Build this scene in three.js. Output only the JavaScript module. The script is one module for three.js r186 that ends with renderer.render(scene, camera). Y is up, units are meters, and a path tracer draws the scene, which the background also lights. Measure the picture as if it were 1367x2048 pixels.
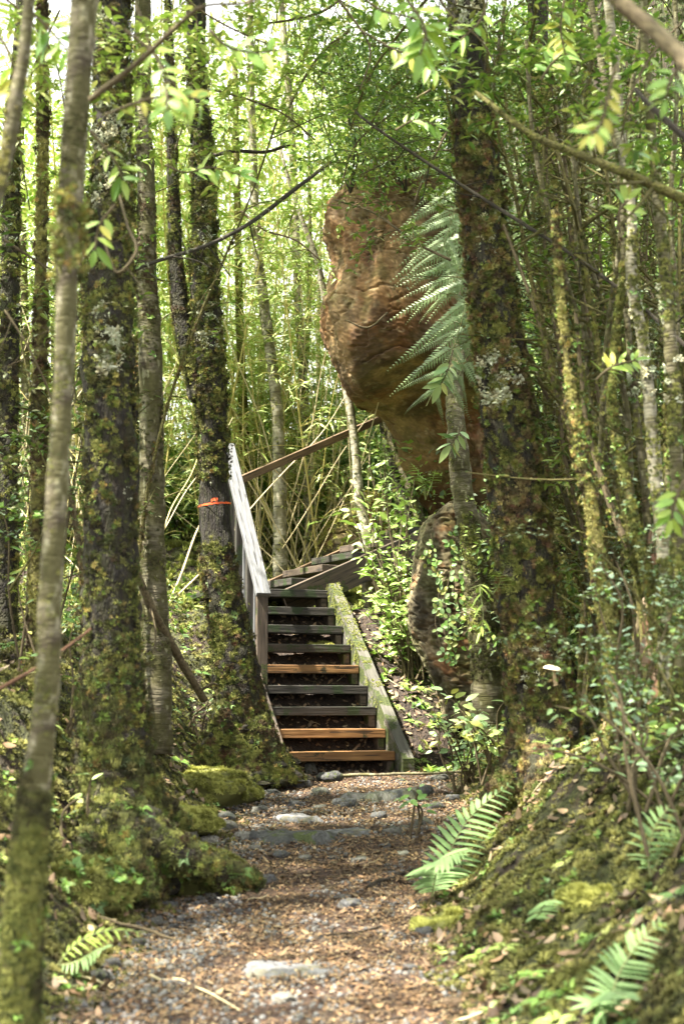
import * as THREE from 'three';
import { createNoise3D } from 'simplex-noise';
import { RoundedBoxGeometry } from 'three/addons/geometries/RoundedBoxGeometry.js';

// ------------------------------------------------------------------ camera, sky, sun, exposure
const scene = new THREE.Scene();
const FOCAL = 2844, EYE = 1.5, PITCH = Math.atan(376 / FOCAL);
const camera = new THREE.PerspectiveCamera(2 * Math.atan(1024 / FOCAL) * 180 / Math.PI, 683 / 1024, 0.1, 400);
camera.position.set(0, EYE, 0);
camera.rotation.x = PITCH;
camera.focus = 11.6;
camera.filmGauge = 36;                 // a full-frame body held upright: 36 mm high, so a 50 mm lens
camera.userData.fStop = 2.4;
scene.add(camera);

const renderer = new THREE.WebGLRenderer({ antialias: true });
renderer.toneMapping = THREE.LinearToneMapping;
renderer.toneMappingExposure = 7;
renderer.shadowMap.enabled = true;

{ // bright thin overcast: white haze, slightly brighter towards the zenith and near the sun
  const W = 256, Hh = 128, a = new Float32Array(W * Hh * 4), n3 = createNoise3D(rng(5));
  const s = new THREE.Vector3(-0.46, 0.85, 0.24).normalize(), v = new THREE.Vector3();
  for (let j = 0; j < Hh; j++) for (let i = 0; i < W; i++) {
    const up = ((j + 0.5) / Hh - 0.5) * Math.PI, ro = ((i + 0.5) / W - 0.5) * 2 * Math.PI;
    v.set(Math.cos(ro) * Math.cos(up), Math.sin(up), Math.sin(ro) * Math.cos(up));
    const c = 0.5 + 0.35 * n3(v.x * 2, v.y * 3, v.z * 2) + 0.15 * n3(v.x * 6, v.y * 7, v.z * 6);
    const g = 0.72 + 0.3 * Math.max(0, v.y) + 0.35 * Math.pow(Math.max(0, v.dot(s)), 6);
    const b = 0.56 * g * (0.9 + 0.25 * c);
    const o = (j * W + i) * 4;
    a[o] = b * 1.03; a[o + 1] = b * 1.04; a[o + 2] = b * 1.05; a[o + 3] = 1;
  }
  const t = new THREE.DataTexture(a, W, Hh, THREE.RGBAFormat, THREE.FloatType);
  t.mapping = THREE.EquirectangularReflectionMapping; t.magFilter = THREE.LinearFilter; t.needsUpdate = true;
  scene.background = t; scene.environment = t;
}
const sun = new THREE.DirectionalLight(new THREE.Color(1, 0.93, 0.8), 5);
sun.position.set(-28, 52, 4); sun.target.position.set(0, 0, -10);
sun.castShadow = true; sun.shadow.radius = 2; sun.shadow.mapSize.set(4096, 4096);
Object.assign(sun.shadow.camera, { left: -25, right: 25, top: 25, bottom: -25, near: 1, far: 130 });
scene.add(sun, sun.target);

// ------------------------------------------------------------------ small tools
function rng(seed) { let s = seed | 0; return () => { s = (s + 0x6d2b79f5) | 0; let t = Math.imul(s ^ (s >>> 15), 1 | s); t = (t + Math.imul(t ^ (t >>> 7), 61 | t)) ^ t; return ((t ^ (t >>> 14)) >>> 0) / 4294967296; }; }
let R = rng(11);
const reseed = (n) => { R = rng(n); };
const N3 = createNoise3D(rng(77));
const V = (x, y, z) => new THREE.Vector3(x, y, z);
const rr = (a, b) => a + (b - a) * R();
const clamp = (x, a = 0, b = 1) => Math.min(b, Math.max(a, x));
const sm = (a, b, x) => { const t = clamp((x - a) / (b - a)); return t * t * (3 - 2 * t); };
const lerp = (a, b, t) => a + (b - a) * t;
const fbm = (x, y, z, o = 3) => { let s = 0, a = 0.5, f = 1; for (let i = 0; i < o; i++) { s += a * N3(x * f, y * f, z * f); a *= 0.5; f *= 2.03; } return s; };
const pick = (l) => l[Math.floor(R() * l.length)];
// a place in the world from where the photograph shows it (1367 x 2048) and its distance down the path
function P(px, py, d) {
  const u = (px - 683.5) / FOCAL, v = -(py - 1024) / FOCAL, c = Math.cos(PITCH), s = Math.sin(PITCH), k = d / (c - v * s);
  return V(u * k, EYE + (v * c + s) * k, -d);
}
const M = (px, d) => px * d / FOCAL;     // pixels at a distance -> metres
const used = new Map();
function numbered(n) { const k = used.get(n) ?? 0; used.set(n, k + 1); return k ? n + '_' + String(k).padStart(3, '0') : n; }
function tag(o, label, category, group, kind) { if (label) o.userData.label = label; if (category) o.userData.category = category; if (group) o.userData.group = group; if (kind) o.userData.kind = kind; return o; }
function thing(name, base, label, category, group) { const o = new THREE.Group(); o.name = numbered(name); o.position.copy(base); scene.add(o); return tag(o, label, category, group); }
function mesh(name, g, m, parent, kind) { const o = new THREE.Mesh(g, m); o.name = name; o.castShadow = o.receiveShadow = true; if (kind) o.userData.kind = kind; parent.add(o); return o; }
function top(name, g, m, label, category, group, kind) { const o = mesh(numbered(name), g, m, scene); return tag(o, label, category, group, kind); }

class MB { // collects triangles for one mesh
  constructor() { this.p = []; this.u = []; this.c = []; this.i = []; this.n = []; }
  get count() { return this.p.length / 3; }
  v(x, y, z, u = 0, w = 0, c) { this.p.push(x, y, z); this.u.push(u, w); if (c) this.c.push(c[0], c[1], c[2]); return this.p.length / 3 - 1; }
  add(g, m, c) { // a copy of geometry g placed by matrix m, tinted c
    const o = this.count, a = g.attributes.position, uv = g.attributes.uv, q = V();
    for (let k = 0; k < a.count; k++) { q.fromBufferAttribute(a, k); if (m) q.applyMatrix4(m); this.v(q.x, q.y, q.z, uv ? uv.getX(k) : 0, uv ? uv.getY(k) : 0, c); }
    if (g.index) for (let k = 0; k < g.index.count; k++) this.i.push(o + g.index.array[k]); else for (let k = 0; k < a.count; k++) this.i.push(o + k);
  }
  geo(base, flat) {
    const g = new THREE.BufferGeometry();
    g.setAttribute('position', new THREE.Float32BufferAttribute(this.p, 3));
    g.setAttribute('uv', new THREE.Float32BufferAttribute(this.u, 2));
    if (this.c.length === this.p.length) g.setAttribute('color', new THREE.Float32BufferAttribute(this.c, 3));
    g.setIndex(this.i);
    if (base) g.translate(-base.x, -base.y, -base.z);
    g.computeVertexNormals();
    return g;
  }
}
function basis(pos, dir, up, sx, sy = sx, sz = sx) { // x along dir, y near up
  const x = dir.clone().normalize(), z = x.clone().cross(up);
  if (z.lengthSq() < 1e-6) z.set(0, 0, 1); z.normalize();
  const y = z.clone().cross(x);
  return new THREE.Matrix4().makeBasis(x.multiplyScalar(sx), y.multiplyScalar(sy), z.multiplyScalar(sz)).setPosition(pos);
}
function upright(pos, normal, turn, s, sy = s) { // y along normal, turned about it
  const q = new THREE.Quaternion().setFromUnitVectors(V(0, 1, 0), normal.clone().normalize());
  return new THREE.Matrix4().compose(pos, q.multiply(new THREE.Quaternion().setFromAxisAngle(V(0, 1, 0), turn)), V(s, sy, s));
}
function copies(name, g, m, list, parent, base) { // list of [matrix, colour]
  const o = new THREE.InstancedMesh(g, m, list.length); o.name = name; o.castShadow = o.receiveShadow = true;
  const c = new THREE.Color(), e = new THREE.Matrix4();
  list.forEach(([a, col], k) => { e.copy(a); if (base) { e.elements[12] -= base.x; e.elements[13] -= base.y; e.elements[14] -= base.z; } o.setMatrixAt(k, e); o.setColorAt(k, c.setRGB(col[0], col[1], col[2])); });
  o.userData.kind = 'stuff'; parent.add(o);
  return o;
}
// tapered, bumpy tube through points; returns its rings so that moss can be set on it
function tube(mb, pts, rad, seg = 12, { n, amp = 0, freq = 6, col, cap = true } = {}) {
  const curve = new THREE.CatmullRomCurve3(pts, false, 'centripetal'), K = n ?? Math.max(4, pts.length * 4), rings = [], L = curve.getLength();
  let nx = null, prev = null, first = mb.count;
  for (let k = 0; k <= K; k++) {
    const t = k / K, p = curve.getPoint(t), f = t * (pts.length - 1), i = Math.min(pts.length - 2, Math.floor(f)), r = lerp(rad[i], rad[i + 1], f - i);
    const tan = curve.getTangent(t);
    if (!nx) { nx = Math.abs(tan.y) > 0.9 ? V(1, 0, 0) : V(0, 1, 0); }
    nx = nx.clone().addScaledVector(tan, -nx.dot(tan)).normalize();
    const by = tan.clone().cross(nx);
    rings.push({ p, r, nx, by, tan });
    for (let j = 0; j <= seg; j++) {
      const a = (j % seg) / seg * Math.PI * 2, dx = Math.cos(a), dy = Math.sin(a);
      const qx = nx.x * dx + by.x * dy, qy = nx.y * dx + by.y * dy, qz = nx.z * dx + by.z * dy;
      const w = amp ? r * (1 + amp * (fbm((p.x + qx * r) * freq, (p.y + qy * r) * freq * 0.6, (p.z + qz * r) * freq, 3) * 1.6)) : r;
      mb.v(p.x + qx * w, p.y + qy * w, p.z + qz * w, j / seg * Math.max(1, Math.round(2 * Math.PI * rad[0] / 0.25)) * 0.25, t * L, col ? col(p, a, t) : undefined);
    }
  }
  for (let k = 0; k < K; k++) for (let j = 0; j < seg; j++) { const a = first + k * (seg + 1) + j, b = a + seg + 1; mb.i.push(a, b, a + 1, a + 1, b, b + 1); }
  if (cap) for (const [k, s] of [[0, 1], [K, -1]]) {
    const p = rings[k].p, c = mb.v(p.x, p.y, p.z, 0, 0, col ? col(p, 0, k / K) : undefined), o = first + k * (seg + 1);
    for (let j = 0; j < seg; j++) s > 0 ? mb.i.push(c, o + j, o + j + 1) : mb.i.push(c, o + j + 1, o + j);
  }
  return rings;
}
function onTube(rings, t, a) { // point and outward normal on a tube
  const f = clamp(t, 0, 0.9999) * (rings.length - 1), i = Math.floor(f), q = rings[i], w = rings[i + 1], k = f - i;
  const n = q.nx.clone().multiplyScalar(Math.cos(a)).addScaledVector(q.by, Math.sin(a));
  return { p: q.p.clone().lerp(w.p, k).addScaledVector(n, lerp(q.r, w.r, k) * 0.98), n, r: lerp(q.r, w.r, k) };
}

// ------------------------------------------------------------------ textures (colour, grain, fine relief)
function lattice(seed, n) { const r = rng(seed), a = new Float32Array(n * n); for (let k = 0; k < n * n; k++) a[k] = r(); return a; }
function tiled(seed) { // periodic value noise on the unit square
  const n = 256, a = lattice(seed, n);
  return (u, v, f, e = f) => { f = Math.max(1, Math.round(f)); e = Math.max(1, Math.round(e)); u *= f; v *= e; const i = Math.floor(u), j = Math.floor(v); let x = u - i, y = v - j; x = x * x * (3 - 2 * x); y = y * y * (3 - 2 * y);
    const g = (p, q) => a[((((q % e) + e) % e) & 255) * n + ((((p % f) + f) % f) & 255)]; return lerp(lerp(g(i, j), g(i + 1, j), x), lerp(g(i, j + 1), g(i + 1, j + 1), x), y); };
}
function tfbm(t, u, v, f, o, e = f) { let s = 0, a = 0.5, w = 0; for (let k = 0; k < o; k++) { s += a * t(u, v, f, e); w += a; a *= 0.55; f *= 2; e *= 2; } return s / w; }
function texture(size, fn, srgb, rx = 1, ry = 1) {
  const d = new Uint8Array(size * size * 4);
  for (let j = 0; j < size; j++) for (let i = 0; i < size; i++) { const c = fn(i / size, j / size), o = (j * size + i) * 4; for (let k = 0; k < 3; k++) d[o + k] = clamp(Array.isArray(c) ? c[k] : c) * 255; d[o + 3] = 255; }
  const t = new THREE.DataTexture(d, size, size); t.wrapS = t.wrapT = THREE.RepeatWrapping; t.magFilter = THREE.LinearFilter; t.repeat.set(rx, ry); if (srgb) t.colorSpace = THREE.SRGBColorSpace; t.needsUpdate = true;
  return t;
}
const mix3 = (a, b, t) => [lerp(a[0], b[0], t), lerp(a[1], b[1], t), lerp(a[2], b[2], t)];
const T1 = tiled(1), T2 = tiled(2), T3 = tiled(3), T4 = tiled(4);
const std = (o) => new THREE.MeshStandardMaterial({ roughness: 0.9, ...o });
function surface({ size = 512, color, bump, scale = 1, bumpScale = 0.01, roughness = 0.9, vertexColors = false, sy = 1, ...rest }) {
  return new THREE.MeshStandardMaterial({ map: texture(size, color, true, 1 / scale, 1 / (scale * sy)), bumpMap: bump ? texture(size, bump, false, 1 / scale, 1 / (scale * sy)) : null, bumpScale, roughness, vertexColors, ...rest });
}
// bark: dark and rough / pale grey with rings and green film
const barkH = (u, v) => clamp(0.75 * tfbm(T1, u, v, 16, 4, 9) + 0.35 * tfbm(T2, u, v, 40, 2) - 0.05);
const BARK = surface({ color: (u, v) => { const h = barkH(u, v), g = tfbm(T3, u, v, 6, 5); let c = mix3([0.045, 0.036, 0.024], [0.2, 0.16, 0.105], h); c = mix3(c, [0.16, 0.16, 0.055], sm(0.45, 0.62, g) * 0.75); return mix3(c, [0.5, 0.49, 0.38], sm(0.68, 0.78, tfbm(T4, u, v, 12, 4)) * 0.4); }, bump: barkH, bumpScale: 0.03, scale: 0.5 });
const paleH = (u, v) => clamp(0.6 * tfbm(T2, u, v, 5, 3, 42) + 0.4 * tfbm(T1, u, v, 12, 3));
const PALE = surface({ color: (u, v) => { const h = paleH(u, v), g = tfbm(T3, u, v, 5, 5), r = tfbm(T2, u, v, 2, 3, 16); let c = mix3([0.2, 0.18, 0.13], [0.5, 0.475, 0.38], h * 1.1); c = mix3(c, [0.19, 0.155, 0.1], sm(0.5, 0.7, r) * 0.75); c = mix3(c, [0.26, 0.25, 0.11], sm(0.4, 0.62, g) * 0.75); return mix3(c, [0.66, 0.65, 0.56], sm(0.62, 0.74, tfbm(T4, u, v, 9, 5)) * 0.5); }, bump: paleH, bumpScale: 0.01, scale: 0.5 });
const WHITEBARK = surface({ color: (u, v) => { const h = paleH(u, v); let c = mix3([0.3, 0.285, 0.23], [0.66, 0.64, 0.56], h * 1.1); c = mix3(c, [0.3, 0.28, 0.16], sm(0.5, 0.66, tfbm(T3, u, v, 5, 5)) * 0.6); return mix3(c, [0.16, 0.14, 0.11], sm(0.66, 0.74, tfbm(T2, u, v, 3, 3, 20)) * 0.6); }, bump: paleH, bumpScale: 0.006, scale: 0.5 });
const TWIG = surface({ size: 256, color: (u, v) => mix3([0.2, 0.16, 0.1], [0.5, 0.45, 0.34], tfbm(T1, u, v, 16, 3)), bump: (u, v) => tfbm(T1, u, v, 16, 3), bumpScale: 0.004, scale: 0.3 });
const DARKTWIG = surface({ size: 256, color: (u, v) => mix3([0.09, 0.075, 0.055], [0.27, 0.23, 0.17], tfbm(T1, u, v, 20, 3)), bump: (u, v) => tfbm(T1, u, v, 20, 3), bumpScale: 0.004, scale: 0.3 });
const MOSSTWIG = surface({ size: 256, color: (u, v) => mix3([0.2, 0.18, 0.07], [0.45, 0.43, 0.2], tfbm(T1, u, v, 20, 3)), bump: (u, v) => tfbm(T1, u, v, 24, 3), bumpScale: 0.008, scale: 0.3 });
const CULM = std({ color: new THREE.Color(0.42, 0.36, 0.12), roughness: 0.55 });
const STRAW = std({ color: new THREE.Color(0.5, 0.42, 0.25), roughness: 0.7 });
const REDSTICK = surface({ size: 256, color: (u, v) => mix3([0.18, 0.115, 0.075], [0.4, 0.27, 0.18], tfbm(T1, u, v, 12, 3)), scale: 0.3 });
// wood, the grain along u
const grain = (u, v) => clamp(0.1 * T1(u, v, 1) + 0.72 * tfbm(T2, u, v, 4, 3, 56) + 0.22 * tfbm(T3, u, v, 8, 3));
const wood = (a, b, moss, amount, rough = 0.75) => surface({ color: (u, v) => { const h = grain(u, v); let c = mix3(a, b, h); c = mix3(c, mix3(a, [0.03, 0.025, 0.02], 0.7), sm(0.68, 0.76, tfbm(T4, u, v, 3, 3, 44)) * 0.7); return mix3(c, mix3(moss, [0.1, 0.14, 0.03], T2(u, v, 120)), sm(1 - amount, 1.08 - amount, tfbm(T4, u, v, 7, 4) + 0.18 * (T3(u, v, 90) - 0.5))); }, bump: grain, bumpScale: 0.004, scale: 0.8, roughness: rough });
const WOOD_DARK = wood([0.09, 0.08, 0.07], [0.28, 0.26, 0.23], [0.13, 0.2, 0.05], 0.45, 0.7);
const WOOD_DAMP = wood([0.15, 0.125, 0.1], [0.42, 0.36, 0.3], [0.3, 0.32, 0.12], 0.34);
const WOOD_ORANGE = wood([0.34, 0.22, 0.11], [0.63, 0.48, 0.29], [0.28, 0.19, 0.1], 0.3, 0.6);
const WOOD_GREY = wood([0.25, 0.25, 0.255], [0.47, 0.48, 0.49], [0.4, 0.38, 0.33], 0, 0.6);
const WOOD_TAN = wood([0.24, 0.18, 0.12], [0.52, 0.42, 0.31], [0.3, 0.26, 0.15], 0.2);
const WOOD_MOSSY = wood([0.21, 0.205, 0.18], [0.41, 0.4, 0.36], [0.29, 0.32, 0.12], 0.5);
// rock
const rockH = (u, v) => clamp(0.65 * tfbm(T1, u, v, 5, 6) + 0.35 * tfbm(T2, u, v, 26, 4));
const lin = (c) => c.map((x) => Math.pow(Math.max(0, x), 2.2));
const rockSkin = (x, y, z) => { // orange brown sandstone with tan, rust, dark and mossy patches and a fine grain
  const h = 0.5 + fbm(x * 2.6, y * 2.6, z * 2.6, 5), a = fbm(x * 0.9 + 7, y * 0.9, z * 0.9, 5), b = fbm(x * 1.1 - 9, y * 0.7, z * 1.1, 5), k = fbm(x * 1.5, y * 0.9 + 20, z * 1.5, 6), m = fbm(x * 2.2, y * 2.2, z * 2.2 + 30, 5), l = fbm(x * 7, y * 7, z * 7 + 9, 3), s = N3(x * 55, y * 55, z * 55), s2 = N3(x * 24, y * 24, z * 24);
  let c = mix3([0.3, 0.235, 0.16], [0.5, 0.405, 0.285], clamp(h)); c = mix3(c, [0.47, 0.29, 0.16], sm(-0.1, 0.28, a) * 0.45); c = mix3(c, [0.58, 0.49, 0.35], sm(-0.05, 0.35, b) * 0.5); c = mix3(c, [0.2, 0.155, 0.11], sm(0.0, 0.35, k) * 0.5); c = mix3(c, [0.27, 0.26, 0.13], sm(0.12, 0.36, m) * 0.4); c = mix3(c, [0.56, 0.52, 0.43], sm(0.28, 0.4, l) * 0.4);
  return lin(c.map((q) => q * (1 + 0.13 * s + 0.12 * s2)));
};
const mossRockSkin = (x, y, z) => { const h = 0.5 + fbm(x * 3, y * 3, z * 3, 5), a = fbm(x * 1.6 + 5, y * 1.6, z * 1.6, 5), m = fbm(x * 2, y * 2 + 12, z * 2, 6), l = fbm(x * 7, y * 7, z * 7, 4), s = N3(x * 60, y * 60, z * 60), s2 = N3(x * 26, y * 26, z * 26); let c = mix3([0.2, 0.18, 0.13], [0.48, 0.43, 0.33], clamp(h)); c = mix3(c, [0.48, 0.3, 0.17], sm(0.0, 0.3, a) * 0.6); c = mix3(c, [0.22, 0.23, 0.1], sm(-0.12, 0.22, m) * 0.6); c = mix3(c, [0.54, 0.52, 0.44], sm(0.22, 0.4, l) * 0.4); return lin(c.map((q) => q * (1 + 0.15 * s + 0.14 * s2))); };
const ROCK = std({ color: 0xffffff, vertexColors: true, roughness: 0.95 }), MOSSROCK = ROCK;
const stoneTex = (lo, hi, moss, k) => surface({ size: 256, color: (u, v) => { const s = T2(u, v, 110), h = tfbm(T1, u, v, 10, 5); let c = mix3(lo, hi, clamp((h - 0.5) * 1.6 + 0.5) * 0.7 + 0.3 * s); return mix3(c, moss, sm(0.56, 0.62, tfbm(T3, u, v, 5, 4)) * k); }, bump: (u, v) => 0.6 * tfbm(T1, u, v, 12, 5) + 0.4 * tfbm(T2, u, v, 60, 2), bumpScale: 0.014, scale: 0.45, roughness: 0.85 });
const STONE = [stoneTex([0.22, 0.22, 0.23], [0.47, 0.47, 0.47], [0.36, 0.33, 0.2], 0.4), stoneTex([0.27, 0.265, 0.25], [0.54, 0.53, 0.5], [0.3, 0.32, 0.2], 0.3), stoneTex([0.14, 0.14, 0.14], [0.36, 0.36, 0.35], [0.25, 0.29, 0.1], 0.7), stoneTex([0.38, 0.37, 0.34], [0.7, 0.69, 0.65], [0.42, 0.4, 0.3], 0.3), stoneTex([0.35, 0.27, 0.2], [0.64, 0.54, 0.44], [0.3, 0.25, 0.15], 0.4)];
const SOIL = surface({ size: 1024, color: (u, v) => { const a = tfbm(T1, u, v, 40, 3), b = T2(u, v, 170), c = tfbm(T3, u, v, 9, 4); let k = mix3([0.1, 0.065, 0.042], [0.33, 0.225, 0.15], a * 0.6 + b * 0.4); k = mix3(k, [0.38, 0.34, 0.29], sm(0.62, 0.7, b * 0.5 + c * 0.5) * 0.8); return k; }, bump: (u, v) => 0.5 * tfbm(T1, u, v, 40, 3) + 0.5 * T2(u, v, 150), bumpScale: 0.02, scale: 1.1 });
const GROUND = surface({ size: 1024, color: (u, v) => { const a = tfbm(T1, u, v, 50, 3), b = T2(u, v, 190), m = tfbm(T3, u, v, 6, 5); let k = mix3([0.07, 0.05, 0.03], [0.24, 0.165, 0.1], a * 0.5 + b * 0.5); return mix3(k, mix3([0.1, 0.105, 0.035], [0.27, 0.28, 0.095], a * 0.4 + b * 0.6), sm(0.42, 0.55, m)); }, bump: (u, v) => 0.6 * tfbm(T1, u, v, 50, 3) + 0.4 * T2(u, v, 180), bumpScale: 0.03, scale: 1.3 });
// leaves let light through
const leaf = (r, g, b, o = {}) => new THREE.MeshPhysicalMaterial({ color: new THREE.Color(r, g, b), roughness: 0.55, transmission: 0.42, thickness: 0, side: THREE.DoubleSide, ...o });
const LEAF = [leaf(0.24, 0.42, 0.05), leaf(0.17, 0.34, 0.04), leaf(0.36, 0.5, 0.07), leaf(0.12, 0.25, 0.045), leaf(0.5, 0.47, 0.06)];
const PALELEAF = [leaf(0.3, 0.46, 0.2), leaf(0.24, 0.38, 0.14), leaf(0.38, 0.5, 0.16), leaf(0.42, 0.44, 0.1)];
const FERN = [leaf(0.16, 0.27, 0.085, { transmission: 0.3, roughness: 0.7 }), leaf(0.2, 0.32, 0.11, { transmission: 0.3, roughness: 0.7 }), leaf(0.12, 0.22, 0.06, { transmission: 0.3, roughness: 0.7 })];
const BIGFERN = [leaf(0.25, 0.34, 0.15, { transmission: 0.3, roughness: 0.6 }), leaf(0.2, 0.29, 0.11, { transmission: 0.25, roughness: 0.45 })];
const MANYLEAF = leaf(1, 1, 1, { vertexColors: true });
const TINTLEAF = leaf(1, 1, 1, { transmission: 0.35 });
const TINT = std({ color: 0xffffff, side: THREE.DoubleSide, roughness: 0.95 });
const DRYLEAF = std({ color: 0xffffff, side: THREE.DoubleSide, roughness: 0.75 });

// ------------------------------------------------------------------ shapes used over and over
function leafShape(rows, width, fold = 0.12, droop = 0.12) { // unit leaf along x, folded along its midrib
  const mb = new MB();
  rows.forEach(([t, w], k) => { const y = -droop * t * t; mb.v(t, y, 0, t, 0.5); mb.v(t, y + fold * w * width, w * width, t, 1); mb.v(t, y + fold * w * width, -w * width, t, 0); });
  for (let k = 0; k < rows.length - 1; k++) { const a = k * 3, b = a + 3; const e0 = rows[k][1] === 0, e1 = rows[k + 1][1] === 0;
    if (!e0) { mb.i.push(a, a + 1, b, a, b, a + 2); if (!e1) mb.i.push(a + 1, b + 1, b, a + 2, b, b + 2); } else mb.i.push(a, b + 1, b, a, b, b + 2); }
  return mb.geo();
}
const OVAL = leafShape([[0, 0], [0.12, 0.3], [0.35, 0.5], [0.6, 0.47], [0.85, 0.22], [1, 0]], 0.36, 0.3);
const ROUND = leafShape([[0, 0], [0.2, 0.4], [0.5, 0.5], [0.8, 0.35], [1, 0]], 0.6, 0.25);
const LANCE = leafShape([[0, 0], [0.3, 0.5], [1, 0]], 0.13, 0.3, 0.2);
const SMALL = leafShape([[0, 0], [0.45, 0.5], [1, 0]], 0.5, 0.3);
const PINNA = leafShape([[0, 0.3], [0.15, 0.5], [0.5, 0.45], [0.8, 0.28], [1, 0]], 0.17, 0.15, 0.22);
const CHIP = leafShape([[0, 0.1], [0.3, 0.5], [0.7, 0.42], [1, 0.02]], 0.5, -0.25, -0.25);
const CHIP2 = leafShape([[0, 0.3], [0.5, 0.5], [1, 0.12]], 0.42, 0.3, 0.2);
function tuftShape(n, seed, spread, droop, w) { // a tuft of thin curved blades, unit height
  reseed(seed); const mb = new MB();
  for (let k = 0; k < n; k++) {
    const a = R() * 6.283, s = spread * Math.sqrt(R()), l = rr(0.6, 1.1), dx = Math.cos(a), dz = Math.sin(a), bw = w * rr(0.7, 1.3);
    const pt = (t) => [dx * (0.25 * s + s * l * t), l * (t * (1 - 0.45 * s) - droop * t * t * s), dz * (0.25 * s + s * l * t)];
    const q0 = pt(0), q1 = pt(0.55), q2 = pt(1), ox = -dz * bw, oz = dx * bw;
    const o = mb.v(q0[0] - ox, q0[1], q0[2] - oz); mb.v(q0[0] + ox, q0[1], q0[2] + oz); mb.v(q1[0] - ox, q1[1], q1[2] - oz); mb.v(q1[0] + ox, q1[1], q1[2] + oz); mb.v(q2[0], q2[1], q2[2]);
    mb.i.push(o, o + 1, o + 2, o + 1, o + 3, o + 2, o + 2, o + 3, o + 4);
  }
  return mb.geo();
}
const MOSS1 = tuftShape(34, 21, 0.95, 0.25, 0.05), MOSS2 = tuftShape(26, 22, 1.1, 0.55, 0.06), MOSS3 = tuftShape(22, 23, 0.8, 0.1, 0.07);
function hangShape(seed) { reseed(seed); const mb = new MB(); for (let k = 0; k < 22; k++) { const a = R() * 6.283, s = rr(0.05, 0.5), l = rr(0.5, 1.3), dx = Math.cos(a) * s, dy = Math.abs(Math.sin(a)) * s * 0.9, w = 0.035; const o = mb.v(dx - w, dy * 0.2, dx * 0.2); mb.v(dx + w, dy * 0.2, 0); mb.v(dx * 1.3 - w, dy + 0.12, -l * 0.5); mb.v(dx * 1.3 + w, dy + 0.12, -l * 0.5); mb.v(dx * 1.4, dy * 0.6 + 0.05, -l); mb.i.push(o, o + 1, o + 2, o + 1, o + 3, o + 2, o + 2, o + 3, o + 4); } return mb.geo(); }
const HANG = hangShape(24); // y outwards, -z down
const SPRIG = (() => { reseed(31); const mb = new MB(); for (let k = 0; k < 9; k++) { const a = R() * 6.283, e = rr(0.2, 0.9), d = V(Math.cos(a) * (1 - e * 0.5), e * 0.7, Math.sin(a) * (1 - e * 0.5)); mb.add(SMALL, basis(d.clone().multiplyScalar(0.12), d, V(rr(-0.4, 0.4), 1, rr(-0.4, 0.4)), rr(0.5, 1))); } return mb.geo(); })();
const FERNLET = (() => { reseed(32); const mb = new MB(); for (let f = 0; f < 4; f++) { const a = f * 1.57 + rr(-0.5, 0.5), d = V(Math.cos(a), 0.55, Math.sin(a)).normalize(); for (let k = 0; k < 7; k++) { const t = 0.15 + k / 7 * 0.85, p = d.clone().multiplyScalar(t); p.y -= 0.5 * t * t; for (const s of [-1, 1]) { const q = V(-d.z * s, 0.1, d.x * s).addScaledVector(d, 0.5); mb.add(SMALL, basis(p, q, V(0, 1, 0), 0.34 * (1 - t * 0.75))); } } } return mb.geo(); })();
function ruffleShape(seed) { // lobed leafy lichen
  reseed(seed); const mb = new MB(), n = 22, k0 = R() * 9; const c = mb.v(0, 0, 0);
  for (const [f, h] of [[0.45, 0.12], [0.8, 0.28], [1, 0.18]]) for (let j = 0; j < n; j++) { const a = j / n * 6.283, w = 0.62 + 0.38 * Math.sin(a * 5 + k0) * Math.sin(a * 3 + 2 * k0) + 0.25 * (R() - 0.5) * f; mb.v(Math.cos(a) * w * f, h + 0.22 * f * Math.sin(a * 7 + k0 * 2) + 0.1 * (R() - 0.5), Math.sin(a) * w * f); }
  for (let j = 0; j < n; j++) { const a = 1 + j, b = 1 + (j + 1) % n; mb.i.push(c, b, a); for (let r = 0; r < 2; r++) mb.i.push(a + r * n, b + r * n, a + (r + 1) * n, b + r * n, b + (r + 1) * n, a + (r + 1) * n); }
  return mb.geo();
}
const RUFFLE = [ruffleShape(41), ruffleShape(42)];
function clumpShape(n, seed, shape, len, size, tints, flat = 0.8) { // leaves scattered through a lumpy ball
  reseed(seed); const mb = new MB();
  for (let k = 0; k < n; k++) { const d = V(rr(-1, 1), rr(-1, 1) * flat, rr(-1, 1)); if (d.lengthSq() > 1) { k--; continue; } const o = d.clone().normalize().add(V(rr(-0.7, 0.7), rr(-0.5, 0.3), rr(-0.7, 0.7))); mb.add(shape, basis(d.multiplyScalar(size), o, V(rr(-0.6, 0.6), 1, rr(-0.6, 0.6)), len * rr(0.6, 1.15)), pick(tints)); }
  return mb.geo();
}
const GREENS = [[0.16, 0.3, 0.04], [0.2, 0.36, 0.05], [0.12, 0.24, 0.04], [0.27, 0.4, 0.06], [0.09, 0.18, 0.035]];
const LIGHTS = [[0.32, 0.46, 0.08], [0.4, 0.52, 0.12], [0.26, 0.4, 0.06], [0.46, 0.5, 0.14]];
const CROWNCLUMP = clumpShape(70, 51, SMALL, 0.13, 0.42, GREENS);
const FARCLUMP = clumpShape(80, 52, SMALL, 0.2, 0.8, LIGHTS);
const DARKCLUMP = clumpShape(90, 53, SMALL, 0.07, 0.3, GREENS.concat(LIGHTS, [[0.17, 0.25, 0.13]]));
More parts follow.
